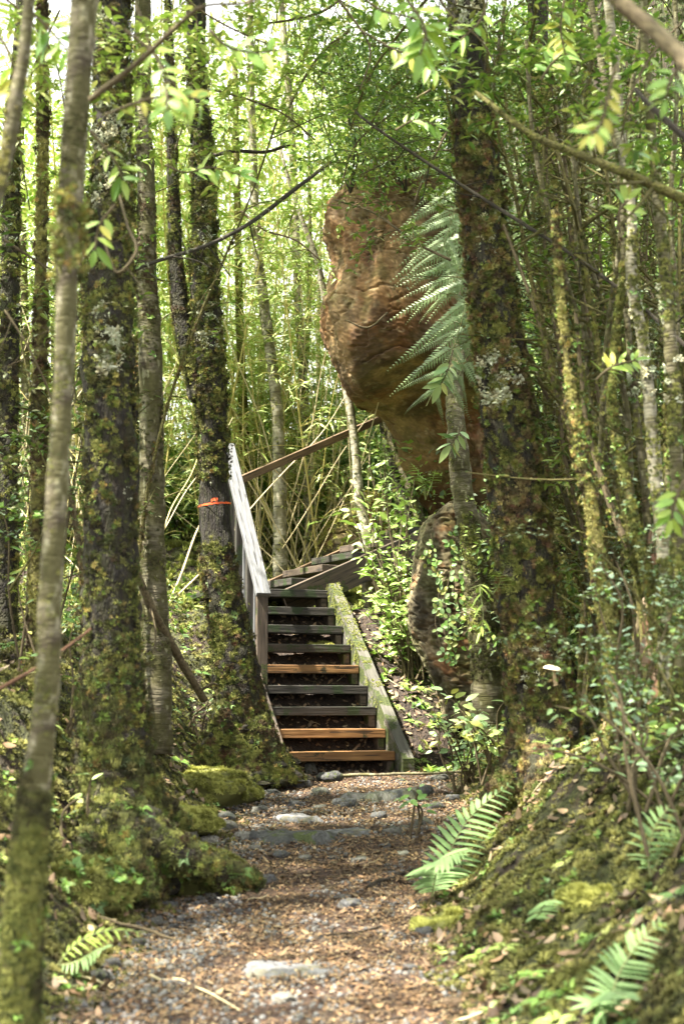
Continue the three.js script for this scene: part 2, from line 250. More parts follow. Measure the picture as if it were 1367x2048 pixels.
const blob = (seed, det = 2, rough = 0.28, flat = 0.6) => { const g0 = new THREE.IcosahedronGeometry(1, det), a = g0.attributes.position, q = V(); for (let k = 0; k < a.count; k++) { q.fromBufferAttribute(a, k).normalize(); const s = 1 + rough * (fbm(q.x * 1.1 + seed * 3.7, q.y * 1.1, q.z * 1.1, 2) * 1.6 + 0.25 * fbm(q.x * 4 + seed, q.y * 4, q.z * 4, 2)); a.setXYZ(k, q.x * s, Math.sign(q.y) * Math.pow(Math.abs(q.y), 0.85) * s * flat, q.z * s); } const u = g0.attributes.uv; for (let k = 0; k < a.count; k++) u.setXY(k, a.getX(k) * 0.35, (a.getZ(k) + a.getY(k)) * 0.35); const mb = new MB(); return smooth(g0); };
function smooth(g) { // joins equal corners for soft shading
  const a = g.attributes.position, u = g.attributes.uv, m = new Map(), mb = new MB();
  for (let k = 0; k < a.count; k++) { const key = [a.getX(k), a.getY(k), a.getZ(k)].map((x) => Math.round(x * 5e3)).join(); let i = m.get(key); if (i === undefined) { i = mb.v(a.getX(k), a.getY(k), a.getZ(k), u.getX(k), u.getY(k)); m.set(key, i); } mb.i.push(i); }
  return mb.geo();
}
const BLOBS = [1, 2, 3, 4, 5].map((k) => blob(k, 3));

// ------------------------------------------------------------------ the ground
const pathAt = (() => { const t = [[0, -0.25, 0.8], [4.5, -0.22, 0.72], [6, -0.2, 0.62], [7, -0.17, 0.62], [8, -0.06, 0.66], [9, 0.04, 0.72], [10, 0.08, 0.78], [11.2, 0.12, 0.8], [14, 0, 0.7]];
  return (d) => { let k = 0; while (k < t.length - 2 && d > t[k + 1][0]) k++; const f = clamp((d - t[k][0]) / (t[k + 1][0] - t[k][0])); return [lerp(t[k][1], t[k + 1][1], f), lerp(t[k][2], t[k + 1][2], f)]; }; })();
const stairAlong = (x, d) => d * 0.949 - x * 0.315;    // distance up the lower flight, 10.87 at its first tread
function offPath(x, d) { const [c, w] = pathAt(d), e = 0.12 * N3(x * 0.3, d * 1.3, 4); return Math.abs(x - c) - w + e; }
function height(x, z) {
  const d = -z, [c, w] = pathAt(d), s = stairAlong(x, d), l = c - w - x, r = x - c - w;
  const base = 0.079 * Math.min(d, 11.4);
  let bank = 0;
  if (l > 0) bank = 0.95 * sm(0.05, 1.25, l) + 0.14 * l + 0.25 * Math.max(0, l - 4);
  if (r > 0) bank = 0.7 * sm(-0.1, 1.35, r) + 0.27 * r + 0.2 * Math.max(0, r - 3);
  bank *= 1 - 0.35 * sm(6.5, 4.5, d);
  const climb = 0.8 * clamp(s - 10.95, 0, 1.75) + 0.32 * clamp(s - 13.3, 0, 4.5) + 0.05 * clamp(s - 17.8, 0, 30);
  const cliff = 8 * sm(0.3, 4.5, x + (d - 16) * 0.1) * sm(15.6, 18.5, d) + 3 * sm(2.2, 4.5, x) * sm(9, 14, d);
  const most = Math.max(climb, bank), h = most + 0.1 * Math.exp(-Math.abs(climb - bank) * 6) * clamp(most * 2);
  const off = Math.max(l, r), rough = sm(-0.3, 0.6, off) * (d < 40 ? 1 : 0.5);
  return base + h + cliff + rough * (0.16 * fbm(x * 1.1, 3, d * 1.1) + 0.07 * fbm(x * 4, 7, d * 4)) + 0.03 * fbm(x * 2.3, 1, d * 2.3) + 0.012 * fbm(x * 11, 2, d * 11);
}
const on = (x, d, up = 0) => V(x, height(x, -d) + up, -d);
function G(px, py, up = 0) { // where the view through that pixel meets the ground
  let d = 3; for (; d < 40; d += 0.02) { const p = P(px, py, d); if (p.y <= height(p.x, p.z)) break; }
  const p = P(px, py, d); return V(p.x, height(p.x, p.z) + up, p.z);
}
function groundNormal(x, z, e = 0.06) { return V(height(x - e, z) - height(x + e, z), 2 * e, height(x, z - e) - height(x, z + e)).normalize(); }
{
  const line = (near0, near1, step, lo, hi) => { const a = []; for (let x = near0; x <= near1 + 1e-6; x += step) a.push(x); let g = step, x = near1; while (x < hi) { g *= 1.12; x += g; a.push(x); } g = step; x = near0; while (x > lo) { g *= 1.12; x -= g; a.unshift(x); } return a; };
  const xs = line(-3.4, 3.4, 0.045, -140, 140), ds = line(3, 14, 0.05, -60, 220), mb = new MB();
  for (const d of ds) for (const x of xs) mb.v(x, height(x, -d), -d, x, d);
  const w = xs.length; for (let j = 0; j < ds.length - 1; j++) for (let i = 0; i < w - 1; i++) { const a = j * w + i, b = a + w; mb.i.push(a, a + 1, b, a + 1, b + 1, b); }
  const g = top('ground', mb.geo(), GROUND); tag(g, 'mossy forest floor rising on both sides of the path', null, null, 'structure');
}
{ // the trodden strip, 6 mm above the forest floor, with a wavering edge
  const mb = new MB(), K = 260, C = 34;
  for (let k = 0; k <= K; k++) { const d = lerp(0.5, 11.5, k / K), [c, w] = pathAt(d); for (let j = 0; j <= C; j++) { const s = j / C * 2 - 1, e = 0.1 * fbm(s > 0 ? 5 : 9, d * 1.4, 0) * 2, x = c + s * (w * 0.96 + e); mb.v(x, height(x, -d) + 0.006 - 0.03 * sm(0.9, 1, Math.abs(s)), -d, x, d); } }
  for (let k = 0; k < K; k++) for (let j = 0; j < C; j++) { const a = k * (C + 1) + j, b = a + C + 1; mb.i.push(a, a + 1, b, a + 1, b + 1, b); }
  const g = top('footpath', mb.geo(), SOIL); tag(g, 'brown footpath of leaf litter and gravel leading to the stairs', null, null, 'structure');
}
{ // dark bare soil under the stairs and on the slope to their right
  const mb = new MB(), K = 70, C = 60; for (let k = 0; k <= K; k++) for (let j = 0; j <= C; j++) { const a = lerp(-0.72, 1.15, j / C) + 0.08 * fbm(k * 0.1, 3, 1), b = lerp(10.55, 13.0, k / K), x = a * 0.949 - (b - 10.9) * 0.315, d = (b + x * 0.315) / 0.949, e = Math.max(Math.abs(j / C * 2 - 1), Math.abs(k / K * 2 - 1)); mb.v(x, height(x, -d) + 0.012 + 0.02 * fbm(x * 6, 4, d * 6) - 0.06 * sm(0.88, 1, e), -d, x, d); }
  for (let k = 0; k < K; k++) for (let j = 0; j < C; j++) { const a = k * (C + 1) + j, b = a + C + 1; mb.i.push(a, a + 1, b, a + 1, b + 1, b); }
  const EARTH = surface({ size: 512, color: (u, v) => mix3([0.07, 0.055, 0.042], [0.3, 0.23, 0.17], tfbm(T1, u, v, 30, 3) * 0.5 + T2(u, v, 120) * 0.5), bump: (u, v) => tfbm(T1, u, v, 40, 3), bumpScale: 0.03, scale: 0.9 });
  tag(top('bare_soil', mb.geo(), EARTH), 'dark bare soil under and beside the stairs', null, null, 'structure');
}
console.log('ground');

// ------------------------------------------------------------------ the stairs
{
  // lower flight: nine treads between two stringers, turned a little to the left
  const r1 = P(789, 1512, 11.6), r9 = P(655, 1188, 13.3), run = r9.clone().sub(r1);
  const flat = V(run.x, 0, run.z).normalize(), side = V(-flat.z, 0, flat.x).negate();     // side: from the right stringer to the left one
  if (side.x > 0) side.negate();
  const WID = 0.92, slope = run.clone().normalize(), nrm = slope.clone().cross(side).normalize(); if (nrm.y < 0) nrm.negate();
  const base = on(r1.x - 0.45, 11.5);
  const st = thing('wooden_staircase', base, 'lower flight of nine open wooden treads with a grey plank handrail', 'staircase');
  const place = (o, x, y, z, at) => { o.matrix.makeBasis(x.clone().normalize(), y.clone().normalize(), z.clone().normalize()).setPosition(at.clone().sub(base)); o.matrix.decompose(o.position, o.quaternion, o.scale); return o; };
  const plankUV = (g, along = 0) => { const p = g.attributes.position, u = g.attributes.uv, n = g.attributes.normal; const off = R() * 3, off2 = R() * 3; for (let k = 0; k < p.count; k++) { const a = p.getX(k), b = Math.abs(n.getY(k)) > 0.6 ? p.getZ(k) : Math.abs(n.getZ(k)) > 0.6 ? p.getY(k) : p.getY(k) + p.getZ(k) * 0.5; u.setXY(k, a + off, b + off2 + 0.3 * Math.abs(n.getZ(k))); } return g; };
  const plank = (l, h, w, r = 0.006) => { const g = new RoundedBoxGeometry(l, h, w, 2, r), a = g.attributes.position, s = R() * 50; for (let k = 0; k < a.count; k++) a.setY(k, a.getY(k) + 0.003 * N3(a.getX(k) * 6 + s, a.getY(k), a.getZ(k) * 4)); return plankUV(g); };
  reseed(61);
  for (let k = 0; k < 9; k++) {
    const right = r1.clone().addScaledVector(run, k / 8), mat = [0, 1, 4].includes(k) ? WOOD_ORANGE : WOOD_DARK;
    const mid = right.clone().addScaledVector(side, WID / 2).addScaledVector(flat, 0.1); mid.y -= 0.0;
    const t = place(mesh('tread', plank(WID + 0.006, 0.072, 0.2), mat, st), side, V(0, 1, 0), side.clone().cross(V(0, 1, 0)), mid.clone().add(V(0, rr(-0.004, 0.004), 0)));
    if (mat === WOOD_ORANGE) t.userData.label = 'newer orange brown tread'; else t.userData.label = 'dark weathered tread with green algae';
    for (const e of [0.03, WID - 0.03]) place(mesh('cleat', plank(0.06, 0.1, 0.18), WOOD_DAMP, st), side, V(0, 1, 0), side.clone().cross(V(0, 1, 0)), right.clone().addScaledVector(side, e).addScaledVector(flat, 0.11).add(V(0, -0.087, 0)));
  }
  // stringers: heavy beams along the slope; cut upright at the foot
  const stringer = (at, mat, a, b, label) => {
    const l = run.length(), w = 0.098, hgt = 0.24, mb = new MB(), seg = 30;
    const p0 = r1.clone().addScaledVector(slope, -a), p1 = r1.clone().addScaledVector(slope, l + b);
    for (let k = 0; k <= seg; k++) for (const [s, h] of [[0, 0], [1, 0], [1, 1], [0, 1]]) {
      const c = p0.clone().lerp(p1, k / seg).addScaledVector(side, at + (s - 0.5) * w);
      let up = h ? 0.085 : 0.085 - hgt; c.addScaledVector(nrm, up);
      if (k === 0) { const want = p0.clone().addScaledVector(flat, 0); const back = (want.x - c.x) * flat.x + (want.z - c.z) * flat.z; c.addScaledVector(slope, back / Math.hypot(slope.x, slope.z)); }
      c.addScaledVector(nrm, 0.0015 * N3(k * 0.4, s * 3, h * 3 + at));
      mb.v(c.x, c.y, c.z, k / seg * (l + a + b), at + s * 0.13 + h * 0.24);
    }
    // separate corners per face so that the edges stay sharp
    const g = new MB(), face = (i, j) => { const o = g.count; for (let k = 0; k <= seg; k++) for (const e of [i, j]) { const q = (k * 4 + e) * 3; g.v(mb.p[q], mb.p[q + 1], mb.p[q + 2], k / seg * (l + a + b), (i * 0.37 + at) + (e === i ? 0 : (i % 2 ? hgt : w))); } for (let k = 0; k < seg; k++) { const q = o + k * 2; g.i.push(q, q + 2, q + 1, q + 1, q + 2, q + 3); } };
    face(0, 1); face(1, 2); face(2, 3); face(3, 0);
    for (const [k, f] of [[0, 1], [seg, -1]]) { const o = g.count; for (let e = 0; e < 4; e++) { const q = (k * 4 + e) * 3; g.v(mb.p[q], mb.p[q + 1], mb.p[q + 2], e % 2 * 0.13, e > 1 ? 0.24 : 0); } g.i.push(o, o + 1, o + 2, o, o + 2, o + 3); }
    const o = mesh('stringer', g.geo(base), mat, st); o.userData.label = label; return o;
  };
  stringer(-0.058, WOOD_MOSSY, 0.2, 0.05, 'grey beam with yellow green moss on its upper half');
  stringer(WID + 0.058, WOOD_DAMP, 0.14, 0.1, 'dark beam half hidden behind the mossy tree');
  // moss tufts on the outer stringer
  reseed(62); { const l = []; for (let k = 0; k < 900; k++) { const t = rr(0.25, 1.03), s = R() < 0.5; if (fbm(t * 9, s ? 1 : 4, 2) + (t - 0.62) * 0.75 < 0.02) continue; const p = r1.clone().addScaledVector(run, t).addScaledVector(side, -0.058 + (s ? rr(-0.052, 0.052) : 0.056)).addScaledVector(nrm, s ? 0.086 : rr(-0.03, 0.08)); l.push([upright(p, s ? nrm : side.clone().add(V(0, 0.3, 0)), R() * 6, rr(0.008, 0.016)), mix3([0.14, 0.155, 0.03], [0.26, 0.28, 0.06], R())]); } copies('moss', MOSS1, TINT, l, st, base); }
  // handrail with its posts
  const a = P(526, 1187, 11.98), b = P(455, 893, 13.12), rail = b.clone().sub(a), rd = rail.clone().normalize(), rn = side.clone().cross(rd); if (rn.y < 0) rn.negate();
  const hr = mesh('handrail', plank(rail.length() + 0.04, 0.05, 0.125, 0.008), WOOD_GREY, st); hr.userData.label = 'sunlit grey plank laid flat as a handrail';
  place(hr, rd, rn, rd.clone().cross(rn), a.clone().lerp(b, 0.5).addScaledVector(side, 0.0));
  for (const t of [0.03, 0.3, 0.6, 0.94]) {
    const at = a.clone().lerp(b, t).addScaledVector(side, 0.0), foot = height(at.x, at.z) - 0.1, hgt = at.y - 0.02 - foot;
    place(mesh('post', plank(hgt, 0.095, 0.07), t < 0.1 ? WOOD_DAMP : WOOD_DARK, st), V(0, 1, 0), side, V(0, 1, 0).cross(side), V(at.x, foot + hgt / 2, at.z));
    if (t > 0.1 && t < 0.9) place(mesh('sunlit_post_edge', plank(0.78, 0.03, 0.03), WOOD_GREY, st), V(0, 1, 0), side, V(0, 1, 0).cross(side), V(at.x, at.y - 0.42, at.z).addScaledVector(rd, -0.1).addScaledVector(side, -0.02));  // pale strip standing in for the sunlit narrow side of its post
  }
  // landing of planks at the head of the flight
  const land = thing('wooden_landing', r9.clone().addScaledVector(side, 0.45), 'dark plank landing between the two flights of stairs', 'landing');
  for (let k = 0; k < 6; k++) { const o = mesh('plank', plank(1.2, 0.05, 0.14), WOOD_DARK, land); const c = r9.clone().addScaledVector(side, 0.5).addScaledVector(flat, 0.3 + k * 0.15).add(V(0, 0.01, 0)).sub(land.position); o.matrix.makeBasis(side, V(0, 1, 0), side.clone().cross(V(0, 1, 0))).setPosition(c); o.matrix.decompose(o.position, o.quaternion, o.scale); }

  // upper flight, turning to the right behind the shrub
  const u0 = P(570, 1185, 13.75), d2 = V(0.87, 0.43, -0.5).normalize(), f2 = V(0.87, 0, -0.5).normalize(), s2 = V(-0.5, 0, -0.87).normalize();
  const n2 = s2.clone().cross(d2); if (n2.y < 0) n2.negate();
  const up = thing('wooden_staircase', u0, 'upper flight of wooden stairs turning off behind the bright shrub', 'staircase');
  const put = (o, x, y, z, at) => { o.matrix.makeBasis(x.clone().normalize(), y.clone().normalize(), z.clone().normalize()).setPosition(at.clone().sub(u0)); o.matrix.decompose(o.position, o.quaternion, o.scale); return o; };
  put(mesh('stringer', plank(2.5, 0.26, 0.06), WOOD_DAMP, up), d2, n2, d2.clone().cross(n2), u0.clone().addScaledVector(d2, 1.2).addScaledVector(n2, -0.1));
  put(mesh('stringer', plank(2.7, 0.26, 0.06), WOOD_TAN, up), d2, n2, d2.clone().cross(n2), u0.clone().addScaledVector(s2, 0.9).addScaledVector(d2, 1.15).addScaledVector(n2, -0.06));
  for (let k = 0; k < 6; k++) put(mesh('tread', plank(0.84, 0.07, 0.24), k % 2 ? WOOD_DAMP : WOOD_DARK, up), s2, V(0, 1, 0), s2.clone().cross(V(0, 1, 0)), u0.clone().addScaledVector(s2, 0.45).addScaledVector(d2, 0.22 + k * 0.37).add(V(0, 0.03, 0)));
  const ra = P(470, 965, 13.9), rb = P(760, 838, 15.2), rdd = rb.clone().sub(ra), rl = rdd.length(); rdd.normalize();
  const rq = V(0, 1, 0).addScaledVector(rdd, -rdd.y).normalize();
  put(mesh('handrail', plank(rl, 0.075, 0.05), WOOD_TAN, up), rdd, rq, rdd.clone().cross(rq), ra.clone().lerp(rb, 0.5));
  for (const t of [0.04]) { const at = ra.clone().lerp(rb, t), foot = height(at.x, at.z) - 0.1, hh = at.y - foot; put(mesh('post', plank(hh, 0.08, 0.08), WOOD_DAMP, up), V(0, 1, 0), f2, V(0, 1, 0).cross(f2), V(at.x, foot + hh / 2, at.z - 0.065)); }
}
console.log('stairs');

// ------------------------------------------------------------------ rocks
function loft(rows, depthAt, { n = 64, amp = 0.1, power = 3.2, turn = 0, seed = 1, freq = 1.3, planes = [], skin = mossRockSkin, fine = 18 }) { // rows: [py, left px, right px], d -> a boulder of superellipse slices
  const mb = new MB(), sl = rows.length * fine;
  for (let k = 0; k <= sl; k++) {
    const f = k / sl * (rows.length - 1), i = Math.min(rows.length - 2, Math.floor(f)), t = f - i, q = [0, 1, 2].map((c) => { const a = rows[Math.max(0, i - 1)][c], b = rows[i][c], d = rows[i + 1][c], e = rows[Math.min(rows.length - 1, i + 2)][c]; return 0.5 * (2 * b + (d - a) * t + (2 * a - 5 * b + 4 * d - e) * t * t + (3 * b - a - 3 * d + e) * t * t * t); });
    const [dep, half] = depthAt(k / sl), l = P(q[1], q[0], dep), r = P(q[2], q[0], dep), cx = (l.x + r.x) / 2, a = Math.max(0.02, (r.x - l.x) / 2), y = l.y;
    for (let j = 0; j <= n; j++) {
      const th = (j % n) / n * 6.283, c = Math.cos(th + turn), s = Math.sin(th + turn), m = Math.pow(Math.pow(Math.abs(c), power) + Math.pow(Math.abs(s), power), -1 / power);
      let x = Math.cos(th) * m * a, z = Math.sin(th) * m * half;
      const e = 1 + amp * (1.15 * fbm((cx + x) * freq + seed, y * freq, z * freq, 4) + 0.25 * Math.abs(fbm((cx + x) * 2.4 + seed, y * 2.4, z * 2.4, 3)) - 0.12 * Math.pow(1 - Math.min(1, Math.abs(fbm((cx + x) * 0.8 + seed, y * 1.2, z * 0.8, 2)) * 12), 2) + 0.06 * fbm((cx + x) * 8, y * 8, z * 8, 3));
      let ex = x * e, ey = y + amp * 0.5 * fbm(x * 2, y * 2 + seed, z * 2), ez = z * e; for (const [nx, ny, nz, hh] of planes) { const my = ey - (EYE + 4), over = ex * nx + my * ny + ez * nz - hh; if (over > 0) { ex -= nx * over * 0.9; ey -= ny * over * 0.9; ez -= nz * over * 0.9; } }
      const wx = cx + ex, wz = -dep + ez, hl = Math.hypot(ex, ez) || 1, rel = 0.02 * fbm(wx * 6, ey * 6, wz * 6, 4) + 0.01 * N3(wx * 22, ey * 22, wz * 22) - 0.035 * Math.pow(1 - Math.min(1, Math.abs(fbm(wx * 1.3 + 3, ey * 2.1, wz * 1.3, 3)) * 14), 2); mb.v(wx + ex / hl * rel, ey, wz + ez / hl * rel, 0, 0, skin(wx, ey, wz));
    }
  }
  for (let k = 0; k < sl; k++) for (let j = 0; j < n; j++) { const a = k * (n + 1) + j, b = a + n + 1; mb.i.push(a, a + 1, b, a + 1, b + 1, b); }
  for (const k of [0, sl]) { let x = 0, y = 0, z = 0; for (let j = 0; j < n; j++) { const q = (k * (n + 1) + j) * 3; x += mb.p[q] / n; y += mb.p[q + 1] / n; z += mb.p[q + 2] / n; } const c = mb.v(x, y, z, 0, 0, skin(x, y, z)); for (let j = 0; j < n; j++) { const a = k * (n + 1) + j; k ? mb.i.push(c, a, a + 1) : mb.i.push(c, a + 1, a); } }
  return mb;
}
{
  const mb = loft([[325, 790, 930], [345, 735, 960], [375, 690, 985], [410, 670, 995], [450, 664, 1000], [510, 682, 1000], [560, 673, 1000], [620, 660, 1000], [680, 666, 998], [740, 692, 995], [785, 716, 985], [808, 748, 975], [850, 785, 965], [930, 812, 955], [1000, 846, 950], [1060, 890, 948], [1120, 930, 946]], (t) => [13.9 + 1.1 * sm(0.6, 0.78, t), 1.0 - 0.4 * sm(0.6, 0.8, t)], { amp: 0.07, power: 3.4, turn: 0.35, seed: 3, n: 230, fine: 24, skin: rockSkin, planes: [[-0.72, 0.08, 0.69, 0.82], [0.1, 0.4, 0.91, 1.02], [-0.4, -0.6, 0.69, 1.0], [0.35, -0.2, 0.91, 0.78], [-0.15, 0.02, 0.99, 0.86]] });
  const g = mb.geo(V(1, 4, -13.9)); g.rotateY(0); const o = top('boulder', g, ROCK, 'huge overhanging orange brown boulder above the stairs', 'boulder'); o.position.set(1, 4, -13.9);
  const m2 = loft([[1020, 880, 930], [1040, 850, 975], [1080, 834, 1000], [1130, 826, 1015], [1180, 818, 1022], [1230, 818, 1030], [1290, 832, 1036], [1340, 855, 1040], [1400, 880, 1045], [1450, 890, 1050]], () => [12.2, 0.5], { n: 150, fine: 24, amp: 0.1, power: 2.2, turn: 0.2, seed: 8 });
  const b2 = V(0.95, 1.5, -12.2), o2 = top('boulder', m2.geo(b2), MOSSROCK, 'lower upright boulder with an orange patch and creeping leaves', 'boulder'); o2.position.copy(b2);
  const m3 = loft([[1000, 700, 760], [1040, 665, 800], [1090, 640, 820], [1140, 620, 840], [1200, 610, 850]], () => [16.2, 0.7], { amp: 0.1, seed: 12 });
  const b3 = V(0.2, 3, -16.2), o3 = top('boulder', m3.geo(b3), MOSSROCK, 'moss covered boulder behind the upper flight of stairs', 'boulder'); o3.position.copy(b3);
  reseed(63); const l = []; const a = o3.geometry.attributes.position, nn = o3.geometry.attributes.normal; for (let k = 0; k < 1500; k++) { const i = Math.floor(R() * a.count), n = V().fromBufferAttribute(nn, i); if (n.y < -0.2) continue; l.push([upright(V().fromBufferAttribute(a, i).add(V(rr(-0.02, 0.02), 0, rr(-0.02, 0.02))), n, R() * 6, rr(0.03, 0.06)), mix3([0.24, 0.24, 0.05], [0.42, 0.4, 0.1], R())]); } copies('moss', MOSS1, TINT, l, o3);
}
function stone(px, py, w, h, mat, label, group, sink = 0.35, name = 'path_stone', det = 0, deep = 0.8) {
  const p = G(px, py), d = -p.z, o = top(name, BLOBS[Math.floor(R() * 5)], STONE[mat], label, 'stone', group);
  const sx = M(w, d) / 2, sy = M(h, d) / 2 / 0.6;
  o.scale.set(sx, sy, sx * deep); o.rotation.y = (R() - 0.5) * 0.5; o.position.copy(p).add(V(0, sy * 0.6 * (1 - 2 * sink) + 0.0, 0)); return o;
}
reseed(64);
const slab = (px, py, w, h, mat, label, moss) => {
  const p = G(px, py), d = -p.z, mb = new MB(), n = 72, kx = M(w, d) / 2, kz = M(h, d) / 2 * 3.6, hh = M(h, d) * 0.6, s = R() * 20;
  const K = 22; for (let k = 0; k <= K; k++) for (let j = 0; j <= n; j++) { const th = (j % n) / n * 6.283, r = k / K, e = 1 + 0.42 * fbm(Math.cos(th) * 1.2 + s, Math.sin(th) * 1.2, 0, 3), x = Math.cos(th) * r * kx * e, z = Math.sin(th) * r * kz * e; mb.v(p.x + x, p.y + hh * 0.8 * (1 - Math.pow(r, 9)) * (0.8 + 0.55 * fbm(x * 3 + s, 0, z * 3, 4) + 0.16 * Math.abs(fbm(x * 9 + s, 0, z * 9, 3))) - 0.05 * Math.pow(r, 5) - 0.01 - 0.08 * z * -0.2, p.z + z, x + 3, z); }
  for (let k = 0; k < K; k++) for (let j = 0; j < n; j++) { const a = k * (n + 1) + j, b = a + n + 1; mb.i.push(a, a + 1, b, a + 1, b + 1, b); }
  for (let k = 0; k + 2 < mb.i.length; k += 3) { const t = mb.i[k + 1]; mb.i[k + 1] = mb.i[k + 2]; mb.i[k + 2] = t; }
  const o = top('flat_stone', mb.geo(p), STONE[mat], label, 'stone'); o.position.copy(p); return o;
};
slab(590, 1680, 200, 52, 2, 'long dark grey stone slab lying across the path');
slab(690, 1672, 120, 36, 0, 'low grey slab at the right end of the long slab');
slab(600, 1640, 115, 30, 0, 'small flat slab just behind the long slab');
slab(570, 1945, 215, 46, 0, 'flat grey stone set flush in the near path');
slab(730, 1598, 120, 34, 1, 'broad grey stone before the foot of the stairs');
slab(805, 1592, 90, 36, 0, 'pale grey stone below the grey mossy stringer');
slab(430, 1735, 150, 42, 2, 'flat mossy stone at the edge of the left mound');
stone(372, 1668, 66, 44, 3, 'whitish stone at the foot of the mossy mound');
stone(487, 1681, 36, 28, 3, 'round pale stone at the end of the long slab');
stone(452, 1595, 56, 62, 2, 'dark stone jutting from the mossy mound, pale on top');
stone(620, 1548, 26, 34, 1, 'upright pebble beside the lowest tread');
stone(660, 1562, 50, 26, 2, 'mossy flat stone in front of the lowest tread');
stone(697, 1558, 26, 20, 4, 'small reddish stone by the lowest tread');
stone(700, 1818, 48, 26, 0, 'grey stone alone in the middle of the path');
stone(848, 1872, 36, 22, 0, 'grey stone beside the right moss cushion');
stone(214, 2034, 36, 24, 0, 'oval grey pebble at the near left edge of the path');
{ const gl = 'small grey pebble lying among the leaf litter on the path';
  for (const [x, y, w, h, m] of [[510, 1703, 28, 20, 1], [535, 1765, 36, 24, 0], [447, 1640, 46, 22, 0], [505, 1593, 32, 18, 0], [590, 1613, 28, 18, 0], [757, 1638, 30, 20, 0], [783, 1672, 40, 24, 1], [820, 1940, 32, 16, 0], [225, 1932, 32, 22, 0], [255, 1940, 28, 20, 3], [200, 1960, 42, 22, 2], [322, 1934, 30, 14, 3], [412, 1780, 24, 15, 0], [421, 1797, 22, 12, 3], [430, 1818, 16, 10, 1], [372, 1798, 18, 14, 0], [880, 1563, 34, 20, 1], [545, 1590, 24, 14, 0], [640, 1618, 24, 12, 1], [905, 1600, 30, 16, 0], [665, 1720, 22, 12, 0], [720, 1725, 40, 16, 1], [780, 1752, 30, 12, 0], [805, 1712, 26, 14, 3], [350, 1860, 26, 14, 0], [300, 1990, 30, 14, 1], [560, 1568, 40, 24, 2], [600, 1575, 46, 26, 0], [640, 1590, 40, 22, 1], [690, 1612, 50, 24, 0], [845, 1590, 44, 28, 0], [870, 1618, 36, 20, 2], [520, 1625, 34, 18, 1], [475, 1610, 30, 20, 0], [455, 1660, 40, 24, 1], [420, 1690, 44, 26, 3], [400, 1745, 34, 20, 0], [380, 1770, 30, 20, 2], [340, 1815, 34, 18, 0], [310, 1850, 30, 18, 1], [280, 1890, 34, 20, 2], [560, 1715, 34, 18, 0], [610, 1722, 26, 14, 1], [845, 1650, 34, 20, 1]]) stone(x, y, w, h, m, gl, 'pebbles scattered over the path');
  for (let k = 0; k < 210; k++) { const d = rr(4.6, 11.2), [c, w] = pathAt(d), side = R(), x = c + (side < 0.4 ? -w * rr(0.6, 1.1) : rr(-1, 1) * w), s = rr(0.009, 0.026) * (R() < 0.12 ? 1.6 : 1), o = top('path_stone', BLOBS[k % 5], STONE[pick([0, 0, 1, 1, 3, 4])], gl, 'stone', 'pebbles scattered over the path'); o.position.copy(on(x, d, s * 0.25)); o.scale.set(s * rr(0.9, 1.5), s * rr(0.7, 1.1), s * rr(0.9, 1.3)); o.rotation.y = R() * 6; } }
console.log('rocks');

